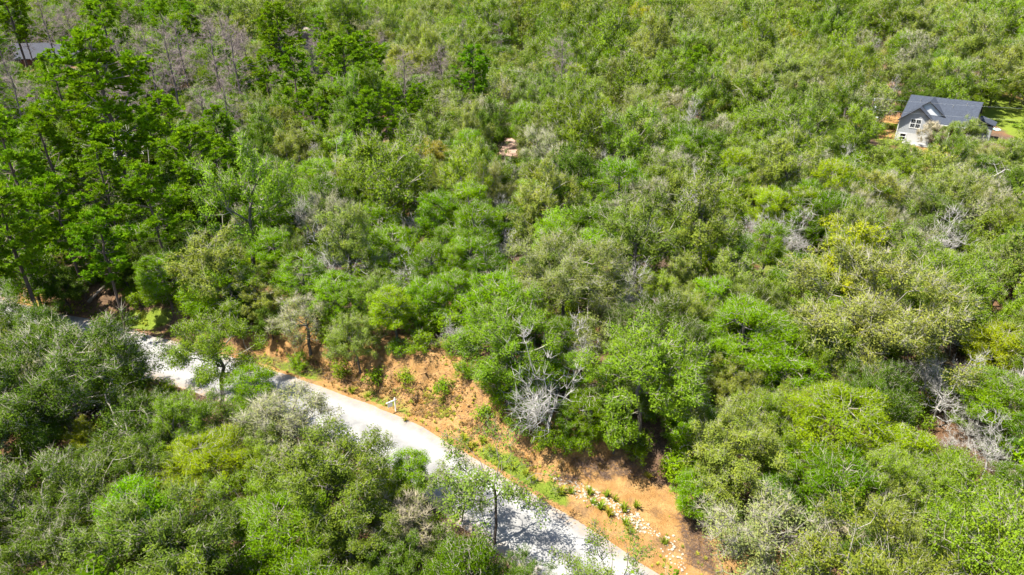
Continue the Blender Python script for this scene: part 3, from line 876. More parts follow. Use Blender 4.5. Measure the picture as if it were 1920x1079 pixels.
KEEP += [(1637, v, 134.0) for v in (195, 205, 215, 225, 235)] + [(738, 760, 50.0), (1711, 232, 138.0), (1690, 250, 138.0), (40, 92, 222.0), (40, 104, 222.0), (40, 116, 222.0), (40, 127, 222.0), (54, 92, 222.0), (54, 104, 222.0), (54, 116, 222.0), (54, 127, 222.0), (68, 92, 222.0), (68, 104, 222.0), (68, 116, 222.0), (68, 127, 222.0), (82, 92, 222.0), (82, 104, 222.0), (82, 116, 222.0), (82, 127, 222.0), (96, 92, 222.0), (96, 104, 222.0), (96, 116, 222.0), (96, 127, 222.0), (110, 92, 222.0), (110, 104, 222.0), (110, 116, 222.0), (110, 127, 222.0), (124, 92, 222.0), (124, 104, 222.0), (124, 116, 222.0), (124, 127, 222.0), (138, 92, 222.0), (138, 104, 222.0), (138, 116, 222.0), (138, 127, 222.0), (152, 92, 222.0), (152, 104, 222.0), (152, 116, 222.0), (152, 127, 222.0), (1865, 218, 165.0), (1885, 225, 165.0), (1910, 215, 165.0), (1905, 232, 165.0), (1872, 236, 165.0), (1745, 255, 136.0), (1725, 262, 136.0), (1775, 262, 134.0), (1712, 262, 136.0), (571, 92, 1000.0)]
def try_fill(n, dmin, dmax, sep, small=1.0, only=None):
    ys = np.sqrt(rng.uniform(dmin ** 2, dmax ** 2, n))
    xs = rng.uniform(-1, 1, n) * (0.80 * (ys + 12) + 9)
    RD = road_ds(xs, ys)
    zs = gz(xs, ys, False, RD)
    us, vs, ds = proj(xs, ys, zs + 5.0)
    n1s, n2s = fbm(xs * 0.03, ys * 0.03, 91, 2), fbm(xs * 0.035 + 40, ys * 0.035, 95, 2)
    for x, y, z, u, v, dep, dd, n1, n2 in zip(xs.tolist(), ys.tolist(), zs.tolist(), us.tolist(), vs.tolist(), ds.tolist(), RD[0].tolist(), n1s.tolist(), n2s.tolist()):
        if -ROAD_W - 1.0 < dd < 1.5: continue
        code = only or pick(u, v, n1, n2)
        lo, hi = RAD[KIND[code]]
        s = random.uniform(lo, hi) * small * (1.0 + 0.30 * min(1.0, max(0.0, (y - 110) / 120)) if code not in 'PQXU' else 1.0)
        p = PROTO[KIND[code]][0]
        r = p['width'] * s / 2
        rr = r if code not in 'PQ' else r * 0.75
        ok = True
        cx, cy_ = int(x // 10), int(y // 10)
        for i in (-1, 0, 1):
            for j in (-1, 0, 1):
                for t in cell.get((cx + i, cy_ + j), ()):
                    q = t['r'] * (0.75 if t['code'] in 'PQ' else 1.0)
                    if (t['x'] - x) ** 2 + (t['y'] - y) ** 2 < (sep * (rr + q)) ** 2:
                        ok = False; break
                if not ok: break
            if not ok: break
        if not ok: continue
        if any((x - a) ** 2 + (y - b) ** 2 < (c + rr * 0.4) ** 2 for a, b, c in SOLID): continue
        wpx = p['width'] * s * F_PX / dep
        tests = [(u, v), (u - wpx * 0.42, v), (u + wpx * 0.42, v)]
        b = proj(x, y, z); tp = proj(x, y, z + p['height'] * s)
        tests += [(b[0], b[1]), (tp[0], tp[1]), (u, (b[1] + v) / 2), (u - wpx * 0.3, (v + tp[1]) / 2), (u + wpx * 0.3, (v + tp[1]) / 2)]
        if any(inpoly(a, c, pl) for pl, far in CLEAR if y < far for a, c in tests): continue
        hpx = (b[1] - tp[1]) / 2; mid = (b[1] + tp[1]) / 2
        if any(y < k[2] - 1 and ((k[0] - u) / (wpx * 0.5)) ** 2 + ((k[1] - mid) / hpx) ** 2 < 1 for k in KEEP): continue
        grid_add(add_tree(code, x, y, s, s * (random.uniform(1.0, 1.45) if code not in 'PQU' else random.uniform(0.85, 1.1)), z=z))
try_fill(2200, 20, 110, 0.66)
try_fill(5000, 100, 210, 0.68)
try_fill(14000, 200, 480, 0.68)
try_fill(1600, 20, 110, 0.48, 0.7)
try_fill(2600, 100, 300, 0.50, 0.75)
try_fill(1500, 24, 120, 0.40, 1.0, 'U')
print('TREES', len(TREES))

# ------------------------------------------------------------------ individuals and the far wood
order = sorted(range(len(TREES)), key=lambda i: -TREES[i]['wpx'])
LIMIT = 300
count, INDIV, FAR = {}, [], []
for i in order:
    t = TREES[i]
    n = NAME[t['kind']]
    if t['wpx'] < 15:
        FAR.append(t); continue
    inframe = -0.45 * t['wpx'] < t['u'] < 1920 + 0.45 * t['wpx'] and -0.4 * t['wpx'] < t['v'] and t['top'] < 1079
    if not inframe and not t['label']:
        FAR.append(t); continue
    if count.get(n, 0) < LIMIT or t['label']:
        count[n] = count.get(n, 0) + 1
        INDIV.append(t)
    else:
        FAR.append(t)
print('INDIV', count, 'FAR', len(FAR))

CAT = dict(oak_tree='oak', cedar_tree='cedar', pine_tree='pine', dead_pine='dead pine', dead_tree='dead tree', lichen_tree='lichen tree', shrub='shrub')
GRP = dict(oak_tree='oaks of the wood', cedar_tree='cedars among the oaks', pine_tree='pines of the pine stand', dead_pine='dead brown pines', dead_tree='bare grey dead trees', lichen_tree='lichen covered twig trees', shrub='shrubs of the understorey')
LOOK = dict(O='olive oak', D='dark green oak', S='sparse leafed oak', C='vivid green cedar', L='lime green cedar', G='mid green oak', P='green pine', Q='dead mauve-brown pine', X='bare grey dead tree', W='pale silvery oak', Y='yellow-green oak', T='lichen covered twig tree', U='low green shrub', K='deep green cedar', B='orange-tinged oak', H='broad olive oak', Z='bare snag', M='grey-green oak', V='broad dark green oak', J='spreading vivid green cedar', N='spreading yellow-green cedar')
LAND = [('the white signpost', 738, 760), ('the bare orange slope', 800, 680), ('the orange dirt apron', 1200, 950), ('the gabled house', 1760, 220), ('the utility pole', 1637, 215), ('the dark roofed house', 90, 105),
        ('the pinkish clearing', 952, 290), ('the far beige roof', 571, 92), ('the white dead tree', 1040, 730), ('the biggest twiggy oak', 1645, 590), ('the white broken snag', 210, 280), ('the gnarled white snag', 592, 445),
        ('the dark vivid cedar ball', 948, 420), ('the broad olive oak', 1062, 510), ('the silvery bank oak', 572, 602), ('the big dark oak', 100, 700), ('the open crowned oak', 925, 905), ('the lone dark pine', 1308, 128), ('the pale dead spire', 1122, 325),
        ('the cream dead tree', 1775, 455), ('the orange-tinged oak', 800, 300), ('the tawny dead pine', 1055, 115), ('the wide vivid cedar', 1400, 640), ('the silver round oak', 1425, 1005), ('the little white shed', 1767, 90), ('the leaning pine', 368, 305), ('the yellow far oak', 1480, 75)]
ORD = ['nearest', 'second nearest', 'third nearest', 'fourth nearest', 'fifth nearest', 'sixth nearest', 'seventh nearest', 'eighth nearest', 'ninth nearest', 'tenth nearest', 'eleventh nearest', 'twelfth nearest']
buckets = {}
for t in INDIV:
    if t['label']:
        continue
    best = min(LAND, key=lambda l: math.hypot((l[1] - t['u']), (l[2] - t['v']) * 1.3))
    dx, dy = t['u'] - best[1], (t['v'] - best[2]) * 1.3
    side = ('behind' if dy < 0 else 'in front of') if abs(dy) > abs(dx) else ('left of' if dx < 0 else 'right of')
    sz = t['r'] / (0.5 * PROTO[t['kind']][0]['width'])
    buckets.setdefault((LOOK[t['code']], side, best[0]), []).append((math.hypot(dx, dy), id(t), t))
for (look, side, land), lst in buckets.items():
    lst.sort(key=lambda e: e[:2])
    for k, (_, _, t) in enumerate(lst):
        t['label'] = (look + ' ' + side + ' ' + land) if len(lst) == 1 else '%s, %s one %s %s' % (look, ORD[k] if k < 12 else '%dth nearest' % (k + 1), side, land)

def place(t):
    n = NAME[t['kind']]
    p = PROTO[t['kind']][t['proto']]
    if t['dep'] < 66 and t['kind'] in ('oak', 'dark_oak'):          # finer leaves on the trees closest to the camera
        p = PROTO['near_oak'][int(t['proto']) % 3]
    e = empty(n, (t['x'], t['y'], t['z'] - 0.1), t['rot'], label=t['label'], category=CAT[n], group=GRP[n])
    e.scale = (t['s'], t['s'], t['sz'])
    if n != 'shrub':
        k_ = 0.02 if 'pine' in n else 0.05
        e.rotation_euler = (random.gauss(0, k_), random.gauss(0, k_), t['rot'])
    dead = n.startswith('dead')
    link('trunk', p['wood'], e)
    c = link('branches' if dead else ('crown' if n != 'shrub' else 'foliage'), p['crown'], e)
    if t['kind'] == 'snag':
        c['kind'] = 'stuff'
    if not dead:
        c['tint'] = [float(v) for v in t['tint']]
for t in INDIV:
    place(t)

far_names, pcol = {}, bpy.data.collections.new('far_tree_kinds')
for k in sorted(PROTO):
    if not k.endswith('_far'):
        continue
    for i, p in enumerate(PROTO[k]):
        bm = bmesh.new()
        bm.from_mesh(p['wood']); nw = len(bm.faces)
        bm.from_mesh(p['crown'])
        bm.faces.ensure_lookup_table()
        for f in bm.faces[nw:]:
            f.material_index = 1
        me = bpy.data.meshes.new(k)
        bm.to_mesh(me); bm.free()
        me.materials.append(p['wood'].materials[0]); me.materials.append(p['crown'].materials[0])
        far_names[(k[:-4], i)] = len(far_names)
        o = bpy.data.objects.new('%03d_%s' % (len(far_names) - 1, k), me)
        pcol.objects.link(o)
def far_wood(FAR, name, label, cat):
    n = len(FAR)
    me = bpy.data.meshes.new(name)
    me.vertices.add(n)
    me.vertices.foreach_set('co', np.array([(t['x'], t['y'], t['z'] - 0.1) for t in FAR], np.float32).ravel())
    def put(name, typ, field, data):
        a = me.attributes.new(name, typ, 'POINT')
        a.data.foreach_set(field, np.asarray(data).ravel())
    put('pidx', 'INT', 'value', np.array([far_names[(t['kind'], int(t['proto']))] for t in FAR], np.int32))
    put('spin', 'FLOAT_VECTOR', 'vector', np.array([(0, 0, t['rot']) for t in FAR], np.float32))
    put('size', 'FLOAT_VECTOR', 'vector', np.array([(t['s'], t['s'], t['sz']) for t in FAR], np.float32))
    put('tint', 'FLOAT_COLOR', 'color', np.array([(*t['tint'], 1) for t in FAR], np.float32))
    o = link(name, me, kind='stuff', label=label, category=cat)
    ng = bpy.data.node_groups.new('far_forest', 'GeometryNodeTree')
    ng.interface.new_socket('Geometry', in_out='INPUT', socket_type='NodeSocketGeometry')
    ng.interface.new_socket('Geometry', in_out='OUTPUT', socket_type='NodeSocketGeometry')
    gi, go = ng.nodes.new('NodeGroupInput'), ng.nodes.new('NodeGroupOutput')
    ci = ng.nodes.new('GeometryNodeCollectionInfo')
    ci.inputs['Collection'].default_value = pcol
    ci.inputs['Separate Children'].default_value = True
    ci.inputs['Reset Children'].default_value = True
    ip = ng.nodes.new('GeometryNodeInstanceOnPoints')
    ip.inputs['Pick Instance'].default_value = True
    def na(name, typ):
        a = ng.nodes.new('GeometryNodeInputNamedAttribute')
        a.data_type = typ
        a.inputs[0].default_value = name
        return a.outputs[0]
    ng.links.new(gi.outputs[0], ip.inputs['Points'])
    ng.links.new(ci.outputs[0], ip.inputs['Instance'])
    ng.links.new(na('pidx', 'INT'), ip.inputs['Instance Index'])
    e2r = ng.nodes.new('FunctionNodeEulerToRotation')
    ng.links.new(na('spin', 'FLOAT_VECTOR'), e2r.inputs[0])
    ng.links.new(e2r.outputs[0], ip.inputs['Rotation'])
    ng.links.new(na('size', 'FLOAT_VECTOR'), ip.inputs['Scale'])
    ng.links.new(ip.outputs[0], go.inputs[0])
    md = o.modifiers.new('far_forest', 'NODES')
    md.node_group = ng
far_wood(FAR, 'far_forest', 'dense mixed oak woodland canopy filling the distance', 'forest')

# low growth under the trees: nobody could count it
def undergrowth():
    n = 9000
    ys = np.sqrt(rng.uniform(24 ** 2, 150 ** 2, n)); xs = rng.uniform(-1, 1, n) * (0.8 * (ys + 12) + 6)
    RD = road_ds(xs, ys); zs = gz(xs, ys, False, RD); dens = fbm(xs * 0.2, ys * 0.2, 77, 3)
    out = []
    for x, y, z, d_, s_, q in zip(xs.tolist(), ys.tolist(), zs.tolist(), RD[0].tolist(), RD[1].tolist(), dens.tolist()):
        if -ROAD_W - 0.7 < d_ < (6.5 if -18 < s_ < 14 else 3.5) or q < 0.42:
            continue
        if any((x - a) ** 2 + (y - b) ** 2 < c * c for a, b, c in SOLID) or math.hypot(x - 80, y - 134) < 9:
            continue
        u, v, _ = proj(x, y, z)
        if 925 < u < 980 and 262 < v < 312: continue
        c = np.array(random.choice([TINT['U'], TINT['G'], TINT['L'], TINT['D'], TINT['C']])) * random.uniform(0.8, 1.15)
        k = random.uniform(0.28, 0.62)
        out.append(dict(x=x, y=y, z=z + 0.05, s=k, sz=k * random.uniform(0.7, 1.2), rot=random.uniform(0, 6.28), kind='shrub', proto=random.randrange(3), tint=tuple(c)))
    far_wood(out, 'undergrowth', 'low green saplings and weeds covering the forest floor', 'undergrowth')
undergrowth()

# ------------------------------------------------------------------ materials of built things
def shingle_mat(name, a, b):
    m, nt, out = new_mat(name)
    p = principled(nt, out, 0.9, 0.2)
    tc = nd(nt, 'ShaderNodeTexCoord').outputs['Object']
    br = nd(nt, 'ShaderNodeTexBrick')
    br.inputs['Scale'].default_value = 4.0
    br.inputs['Color1'].default_value = (*a, 1); br.inputs['Color2'].default_value = (*b, 1)
    br.inputs['Mortar'].default_value = (*[v * 0.55 for v in a], 1)
    br.inputs['Mortar Size'].default_value = 0.015
    nt.links.new(tc, br.inputs['Vector'])
    n = noise(nt, 3.0, 5, 0.7, tc)
    c = mixc(nt, ramp(nt, n, [(0.35, 0.0), (0.7, 0.7)]), br.outputs['Color'], tuple(v * 1.5 for v in b))
    nt.links.new(c, p.inputs['Base Color'])
    return m
M['shingle'] = shingle_mat('asphalt_shingle_blue', (0.027, 0.032, 0.045), (0.038, 0.045, 0.060))
M['shingle_dark'] = shingle_mat('asphalt_shingle_dark', (0.030, 0.032, 0.040), (0.042, 0.044, 0.054))
M['shingle_beige'] = shingle_mat('asphalt_shingle_beige', (0.15, 0.125, 0.115), (0.19, 0.16, 0.145))
M['siding'] = plain_mat('grey_siding', (0.30, 0.31, 0.325), 0.6, 0.3, 0.05)
M['siding_white'] = plain_mat('white_siding', (0.50, 0.51, 0.52), 0.6, 0.3, 0.04)
M['trim_white'] = plain_mat('white_trim', (0.60, 0.60, 0.59), 0.5, 0.4, 0.03)
M['trim_black'] = plain_mat('black_fascia', (0.022, 0.022, 0.025), 0.5, 0.4, 0.1)
M['masonry'] = plain_mat('white_masonry', (0.42, 0.415, 0.40), 0.85, 0.2, 0.12, 3.0)
M['brown_wall'] = plain_mat('brown_wall', (0.10, 0.065, 0.045), 0.8, 0.2, 0.25, 3.0)
M['concrete'] = plain_mat('concrete', (0.26, 0.255, 0.245), 0.9, 0.2, 0.15, 1.5)
M['wood_pole'] = plain_mat('creosote_wood', (0.06, 0.045, 0.035), 0.85, 0.2, 0.35, 4.0)
M['metal_grey'] = plain_mat('galvanised_metal', (0.45, 0.46, 0.48), 0.45, 0.5, 0.1)
M['wire'] = plain_mat('aluminium_wire', (0.32, 0.33, 0.34), 0.5, 0.4, 0.05)
M['vinyl'] = plain_mat('white_vinyl', (0.80, 0.80, 0.80), 0.4, 0.4, 0.03)
M['panel_print'] = plain_mat('sign_panel_print', (0.66, 0.67, 0.69), 0.5, 0.4, 0.10, 9.0)
M['tarp'] = plain_mat('teal_tarp', (0.35, 0.62, 0.60), 0.6, 0.3, 0.12)
M['roof_pipe'] = plain_mat('roof_pipe', (0.2, 0.2, 0.2), 0.5, 0.4)
M['stone'] = plain_mat('limestone', (0.32, 0.27, 0.21), 0.9, 0.2, 0.25, 5.0)
M['log'] = plain_mat('weathered_log', (0.20, 0.17, 0.14), 0.9, 0.2, 0.35, 3.0)
M['brush'] = plain_mat('dry_brush', (0.17, 0.115, 0.085), 0.9, 0.1, 0.4, 6.0)
def glass_mat():
    m, nt, out = new_mat('window_glass')
    p = principled(nt, out, 0.08, 0.6)
    p.inputs['Base Color'].default_value = (0.012, 0.014, 0.018, 1)
    return m
M['glass'] = glass_mat()

# ------------------------------------------------------------------ gabled house beside the wood (local: +x along the ridge, +y to the back)
hs = empty('gabled_house', (79.34, 140.0, 0.0), math.atan2(-0.595, 0.804), label='grey two-storey gabled house with blue-grey shingle roof beside the utility pole', category='house')
W_A, W_E, W_R = 6.1, 4.5, 7.1            # wing width, eave, ridge
L_A, R_N, R_Z = 12.9, 7.8, 8.0           # main length, ridge depth, ridge height
sl = (R_Z - W_E) / R_N                    # slope of the main roof
def mz(n): return W_E + sl * n
TH = 0.16
w = MB()
w.prism([(0.05, 0.12, -0.6), (W_A - 0.05, 0.12, -0.6), (W_A - 0.05, 0.12, W_E - 0.12), (W_A / 2, 0.12, W_R - 0.22), (0.05, 0.12, W_E - 0.12)], (0, 0.25, 0))
wall_f = w.build('front_wall', M['siding'], hs, label='grey board and batten gable wall')
w = MB(); w.box(0.055, W_A - 0.055, 0.06, 0.119, -0.6, 1.75); w.build('masonry_base', M['masonry'], hs, label='white lower wall of the house')
w = MB()
for k in range(1, 20):
    x = k * W_A / 20
    top = W_E - 0.3 + (W_R - W_E) * (1 - abs(x - W_A / 2) / (W_A / 2)) - 0.1
    w.box(x - 0.025, x + 0.025, 0.085, 0.118, 1.76, top)
w.build('battens', M['siding'], wall_f, kind='stuff')
w = MB(); w.prism([(0.3, 0.4, -0.6), (0.3, 15.2, -0.6), (0.3, 15.2, W_E - 0.15), (0.3, R_N, R_Z - 0.25), (0.3, 0.4, W_E - 0.15)], (0.2, 0, 0)); w.build('side_wall', M['siding'], hs)
w = MB(); w.prism([(L_A - 0.5, 2.2, -0.6), (L_A - 0.5, 15.2, -0.6), (L_A - 0.5, 15.2, W_E - 0.15), (L_A - 0.5, R_N, R_Z - 0.25), (L_A - 0.5, 2.2, mz(2.2) - 0.25)], (0.2, 0, 0)); w.build('side_wall', M['siding_white'], hs)
w = MB(); w.box(W_A, L_A - 0.52, 2.4, 2.6, -0.6, mz(2.4) - 0.22); w.build('porch_wall', M['brown_wall'], hs, label='brown recessed porch wall')
w = MB(); w.box(0.5, L_A - 0.52, 15.0, 15.2, -0.6, W_E - 0.15); w.build('back_wall', M['siding'], hs)
w = MB(); w.box(W_A - 0.25, W_A - 0.06, 0.37, 2.4, -0.6, W_E - 0.3); w.build('side_wall', M['siding'], hs)
def slope(name, quad, mat, parent, th=TH):
    q = [np.array(p, float) for p in quad]
    n = np.cross(q[1] - q[0], q[2] - q[0]); n /= np.linalg.norm(n)
    if n[2] < 0: n = -n
    m_ = MB(); m_.prism([tuple(p - n * th) for p in q], tuple(n * th))
    return m_.build(name, mat, parent)
OV = 0.35
rf = slope('roof', [(W_A + 0.1, -OV, mz(-OV)), (L_A, -OV, mz(-OV)), (L_A, R_N, R_Z), (W_A + 0.1, R_N, R_Z)], M['shingle'], hs)
slope('roof_slope', [(0.0, 0.5, mz(0.5)), (W_A + 0.1, 0.5, mz(0.5)), (W_A + 0.1, R_N, R_Z), (0.0, R_N, R_Z)], M['shingle'], rf)
slope('roof_slope', [(0.0, R_N, R_Z), (L_A, R_N, R_Z), (L_A, 15.6, W_E), (0.0, 15.6, W_E)], M['shingle'], rf)
nb = (W_R - W_E) / sl + 0.25
up = 0.012
slope('roof_slope', [(-OV, -OV - 0.05, W_E - 0.3 + up), (W_A / 2, -OV - 0.05, W_R + up), (W_A / 2, nb, W_R + up), (-OV, 1.2, W_E - 0.3 + up)], M['shingle'], rf)
slope('roof_slope', [(W_A + 0.25, -OV - 0.05, W_E - 0.21 + up), (W_A / 2, -OV - 0.05, W_R + up), (W_A / 2, nb, W_R + up), (W_A + 0.25, 0.2, W_E - 0.21 + up)], M['shingle'], rf)
# the upper gable behind the wing
AX, AZ, AN = 4.3, 8.1, 2.0
DK = (AZ - mz(AN)) / 3.35
w = MB(); w.prism([(AX - 3.3, AN + 0.12, mz(AN) - 0.1), (AX + 3.3, AN + 0.12, mz(AN) - 0.1), (AX, AN + 0.12, AZ - 0.17)], (0, 0.2, 0)); w.build('upper_gable', M['siding_white'], hs, label='white triangular gable wall set into the roof')
bn = (AZ - W_E) / sl + 0.2
slope('roof_slope', [(AX + 3.45, AN - 0.25, mz(AN) - 0.06), (AX, AN - 0.25, AZ + up), (AX, bn, AZ + up), (AX + 3.45, AN + 0.25, mz(AN) - 0.06)], M['shingle'], rf)
slope('roof_slope', [(AX - 3.45, AN - 0.25, mz(AN) - 0.06), (AX, AN - 0.25, AZ + up), (AX, bn, AZ + up), (AX - 3.45, AN + 0.25, mz(AN) - 0.06)], M['shingle'], rf)
def rake(p, q, h=0.26, t=0.06):
    a, b = np.array(p, float), np.array(q, float)
    m_ = MB(); m_.prism([tuple(a), tuple(b), tuple(b - [0, 0, h]), tuple(a - [0, 0, h])], (0, -t, 0) if abs(a[0] - b[0]) > abs(a[1] - b[1]) else (t, 0, 0))
    m_.build('fascia', M['trim_black'], hs)
rake((-OV, -OV - 0.055, W_E - 0.27), (W_A / 2, -OV - 0.055, W_R + 0.02)); rake((W_A / 2, -OV - 0.055, W_R + 0.02), (W_A + 0.25, -OV - 0.055, W_E - 0.18))
rake((AX, AN - 0.255, AZ + 0.02), (AX + 3.45, AN - 0.255, mz(AN) - 0.04), 0.24); rake((AX - 3.45, AN - 0.255, mz(AN) - 0.04), (AX, AN - 0.255, AZ + 0.02), 0.24)
rake((L_A + 0.005, -OV, mz(-OV)), (L_A + 0.005, R_N, R_Z), 0.34); rake((L_A + 0.005, R_N, R_Z), (L_A + 0.005, 15.6, W_E), 0.34); rake((-0.065, 0.9, mz(0.9)), (-0.065, R_N, R_Z), 0.3)
m_ = MB(); m_.box(W_A + 0.27, L_A, -OV - 0.06, -OV - 0.005, mz(-OV) - 0.28, mz(-OV) - 0.02); m_.build('fascia', M['trim_black'], hs)
def window(x0, x1, z0, z1, rows, cols, y=0.12):
    wd = MB(); f = 0.13
    wd.box(x0 - f, x0, y - 0.07, y - 0.003, z0 - f, z1 + f); wd.box(x1, x1 + f, y - 0.07, y - 0.003, z0 - f, z1 + f)
    wd.box(x0, x1, y - 0.07, y - 0.003, z1, z1 + f); wd.box(x0, x1, y - 0.07, y - 0.003, z0 - f, z0)
    b = 0.10
    for c in range(1, cols):
        xc = x0 + (x1 - x0) * c / cols; wd.box(xc - b / 2, xc + b / 2, y - 0.066, y - 0.003, z0, z1)
    o = wd.build('window', M['trim_white'], hs, label='white framed window of the grey gable')
    for r in range(1, rows):
        zc = z0 + (z1 - z0) * r / rows
        wb = MB(); wb.box(x0, x1, y - 0.06, y - 0.004, zc - 0.045, zc + 0.045); wb.build('glazing_bar', M['trim_white'], o)
    for r in range(rows):
        for c in range(cols):
            g = MB(); g.box(x0 + (x1 - x0) * c / cols, x0 + (x1 - x0) * (c + 1) / cols, y - 0.02, y - 0.006, z0 + (z1 - z0) * r / rows, z0 + (z1 - z0) * (r + 1) / rows)
            g.build('pane', M['glass'], o)
window(2.05, 3.85, 2.95, 4.6, 2, 2, 0.119)
window(0.75, 1.75, 0.35, 1.5, 2, 1, 0.058)
m_ = MB(); m_.box(9.0, 9.2, -0.1, 0.1, -0.6, W_E - 0.25); m_.build('porch_post', M['trim_white'], hs)
m_ = MB(); m_.box(L_A - 0.7, L_A - 0.5, -0.1, 0.1, -0.6, W_E - 0.25); m_.build('porch_post', M['trim_white'], hs)
m_ = MB(); m_.box(-0.1, 0.05, -0.02, 0.1, -0.6, W_E - 0.35); m_.build('corner_trim', M['trim_white'], hs)
m_ = MB(); m_.box(7.0, 8.0, 2.33, 2.399, -0.1, 2.1); dr = m_.build('door', M['trim_black'], hs)
m_ = MB(); m_.box(7.85, 7.92, 2.27, 2.329, 0.9, 1.0); m_.build('handle', M['metal_grey'], dr)
slope('roof_slope', [(L_A + 0.1, 10.2, 4.2), (L_A + 3.2, 10.2, 3.2), (L_A + 3.2, 14.6, 3.2), (L_A + 0.1, 14.6, 4.2)], M['shingle'], rf)
m_ = MB(); m_.box(L_A - 0.28, L_A + 2.8, 10.6, 14.2, -0.6, 2.95); m_.build('garage_wall', M['siding'], hs)
m_ = MB(); m_.box(1.6, W_A + 1.0, -2.6, 0.05, -0.35, 0.12); pt = m_.build('patio', M['concrete'], None, kind='structure'); pt.parent = None
pt.location = hs.location; pt.rotation_euler = hs.rotation_euler

for px, pn_ in ((8.2, 5.2), (10.4, 6.2), (2.2, 6.0)):
    m_ = MB(); m_.tube([(px, pn_, mz(pn_) - 0.1), (px, pn_, mz(pn_) + 0.45)], [0.07, 0.07], 8); m_.build('vent_pipe', M['roof_pipe'], rf)
m_ = MB(); m_.box(W_A + 0.3, L_A, -OV - 0.17, -OV - 0.062, mz(-OV) - 0.16, mz(-OV) - 0.04); m_.build('gutter', M['trim_white'], hs)

# ------------------------------------------------------------------ the other roofs among the trees
def small_house(name, label, cx, cy, rz, L, D, eave, ridge, roof_m, wall_m, cat='house', hip=1.5):
    e = empty(name, (cx, cy, gz1(cx, cy)), rz, label=label, category=cat)
    m1 = MB(); m1.box(-L / 2 + 0.5, L / 2 - 0.5, -D / 2 + 0.5, D / 2 - 0.5, -0.6, eave); wl = m1.build('wall', wall_m, e)
    m2 = MB()
    b = [(-L / 2, -D / 2, eave), (L / 2, -D / 2, eave), (L / 2, D / 2, eave), (-L / 2, D / 2, eave), (-L / 2 + hip, 0, ridge), (L / 2 - hip, 0, ridge)]
    m2.poly(b, [(0, 1, 5, 4), (2, 3, 4, 5), (1, 2, 5), (3, 0, 4), (3, 2, 1, 0)])
    r = m2.build('roof', roof_m, e)
    m3 = MB(); m3.box(-L / 2, L / 2, -D / 2 - 0.05, -D / 2 + 0.1, eave - 0.22, eave - 0.004); m3.build('fascia', M['trim_black'], e)
    for x in (-L * 0.3, L * 0.05, L * 0.3):
        m4 = MB(); m4.box(x - 0.6, x + 0.6, -D / 2 + 0.42, -D / 2 + 0.497, 0.8, eave - 0.5); wn_ = m4.build('window', M['trim_white'], e)
        m5 = MB(); m5.box(x - 0.5, x + 0.5, -D / 2 + 0.40, -D / 2 + 0.418, 0.9, eave - 0.6); m5.build('pane', M['glass'], wn_)
    m6 = MB(); m6.box(L * 0.15, L * 0.15 + 1, -D / 2 + 0.42, -D / 2 + 0.498, -0.1, 2.1); m6.build('door', M['brown_wall'], e)
    return e, r
P2 = at(78, 112, 3.6)
e2, r2 = small_house('dark_roofed_house', 'low brown house with dark hipped roof behind the dead mauve pines', P2[0], P2[1] + 3, math.radians(10), 29, 14, 3.2, 7.0, M['shingle_dark'], M['brown_wall'])
m_ = MB(); m_.poly([(-1.5, -8.2, 2.99), (5.5, -8.2, 2.99), (5.5, -1.0, 5.2), (-1.5, -1.0, 5.2), (2.0, -8.2, 4.7), (2.0, -1.0, 5.25)], [(0, 4, 5, 3), (4, 1, 2, 5), (0, 1, 4), (3, 5, 2), (0, 3, 2, 1)]); m_.build('porch_roof', M['shingle_dark'], e2)
for x in (-1.2, 5.2):
    m_ = MB(); m_.box(x - 0.12, x + 0.12, -8.0, -7.76, -0.4, 2.98); m_.build('porch_post', M['brown_wall'], e2)
P3 = at(572, 90, 5.0)
small_house('beige_roofed_house', 'far house with pale beige roof peeking between pines', P3[0], P3[1] + 3, math.radians(-58), 13, 9, 4.2, 7.4, M['shingle_beige'], M['masonry'], hip=0.3)
for (u, v, lab, L, mt) in [(1766, 90, 'little white metal roof shed far in the pale canopy', 7.0, 'metal_grey'), (1882, 83, 'tiny white shed far off near the photo edge', 3.2, 'siding_white')]:
    P4 = at(u, v, 4.5)
    small_house('shed', lab, P4[0], P4[1], math.radians(20), L, 4.0, 3.4, 4.8, M['trim_white'], M[mt], 'shed', 0.1)

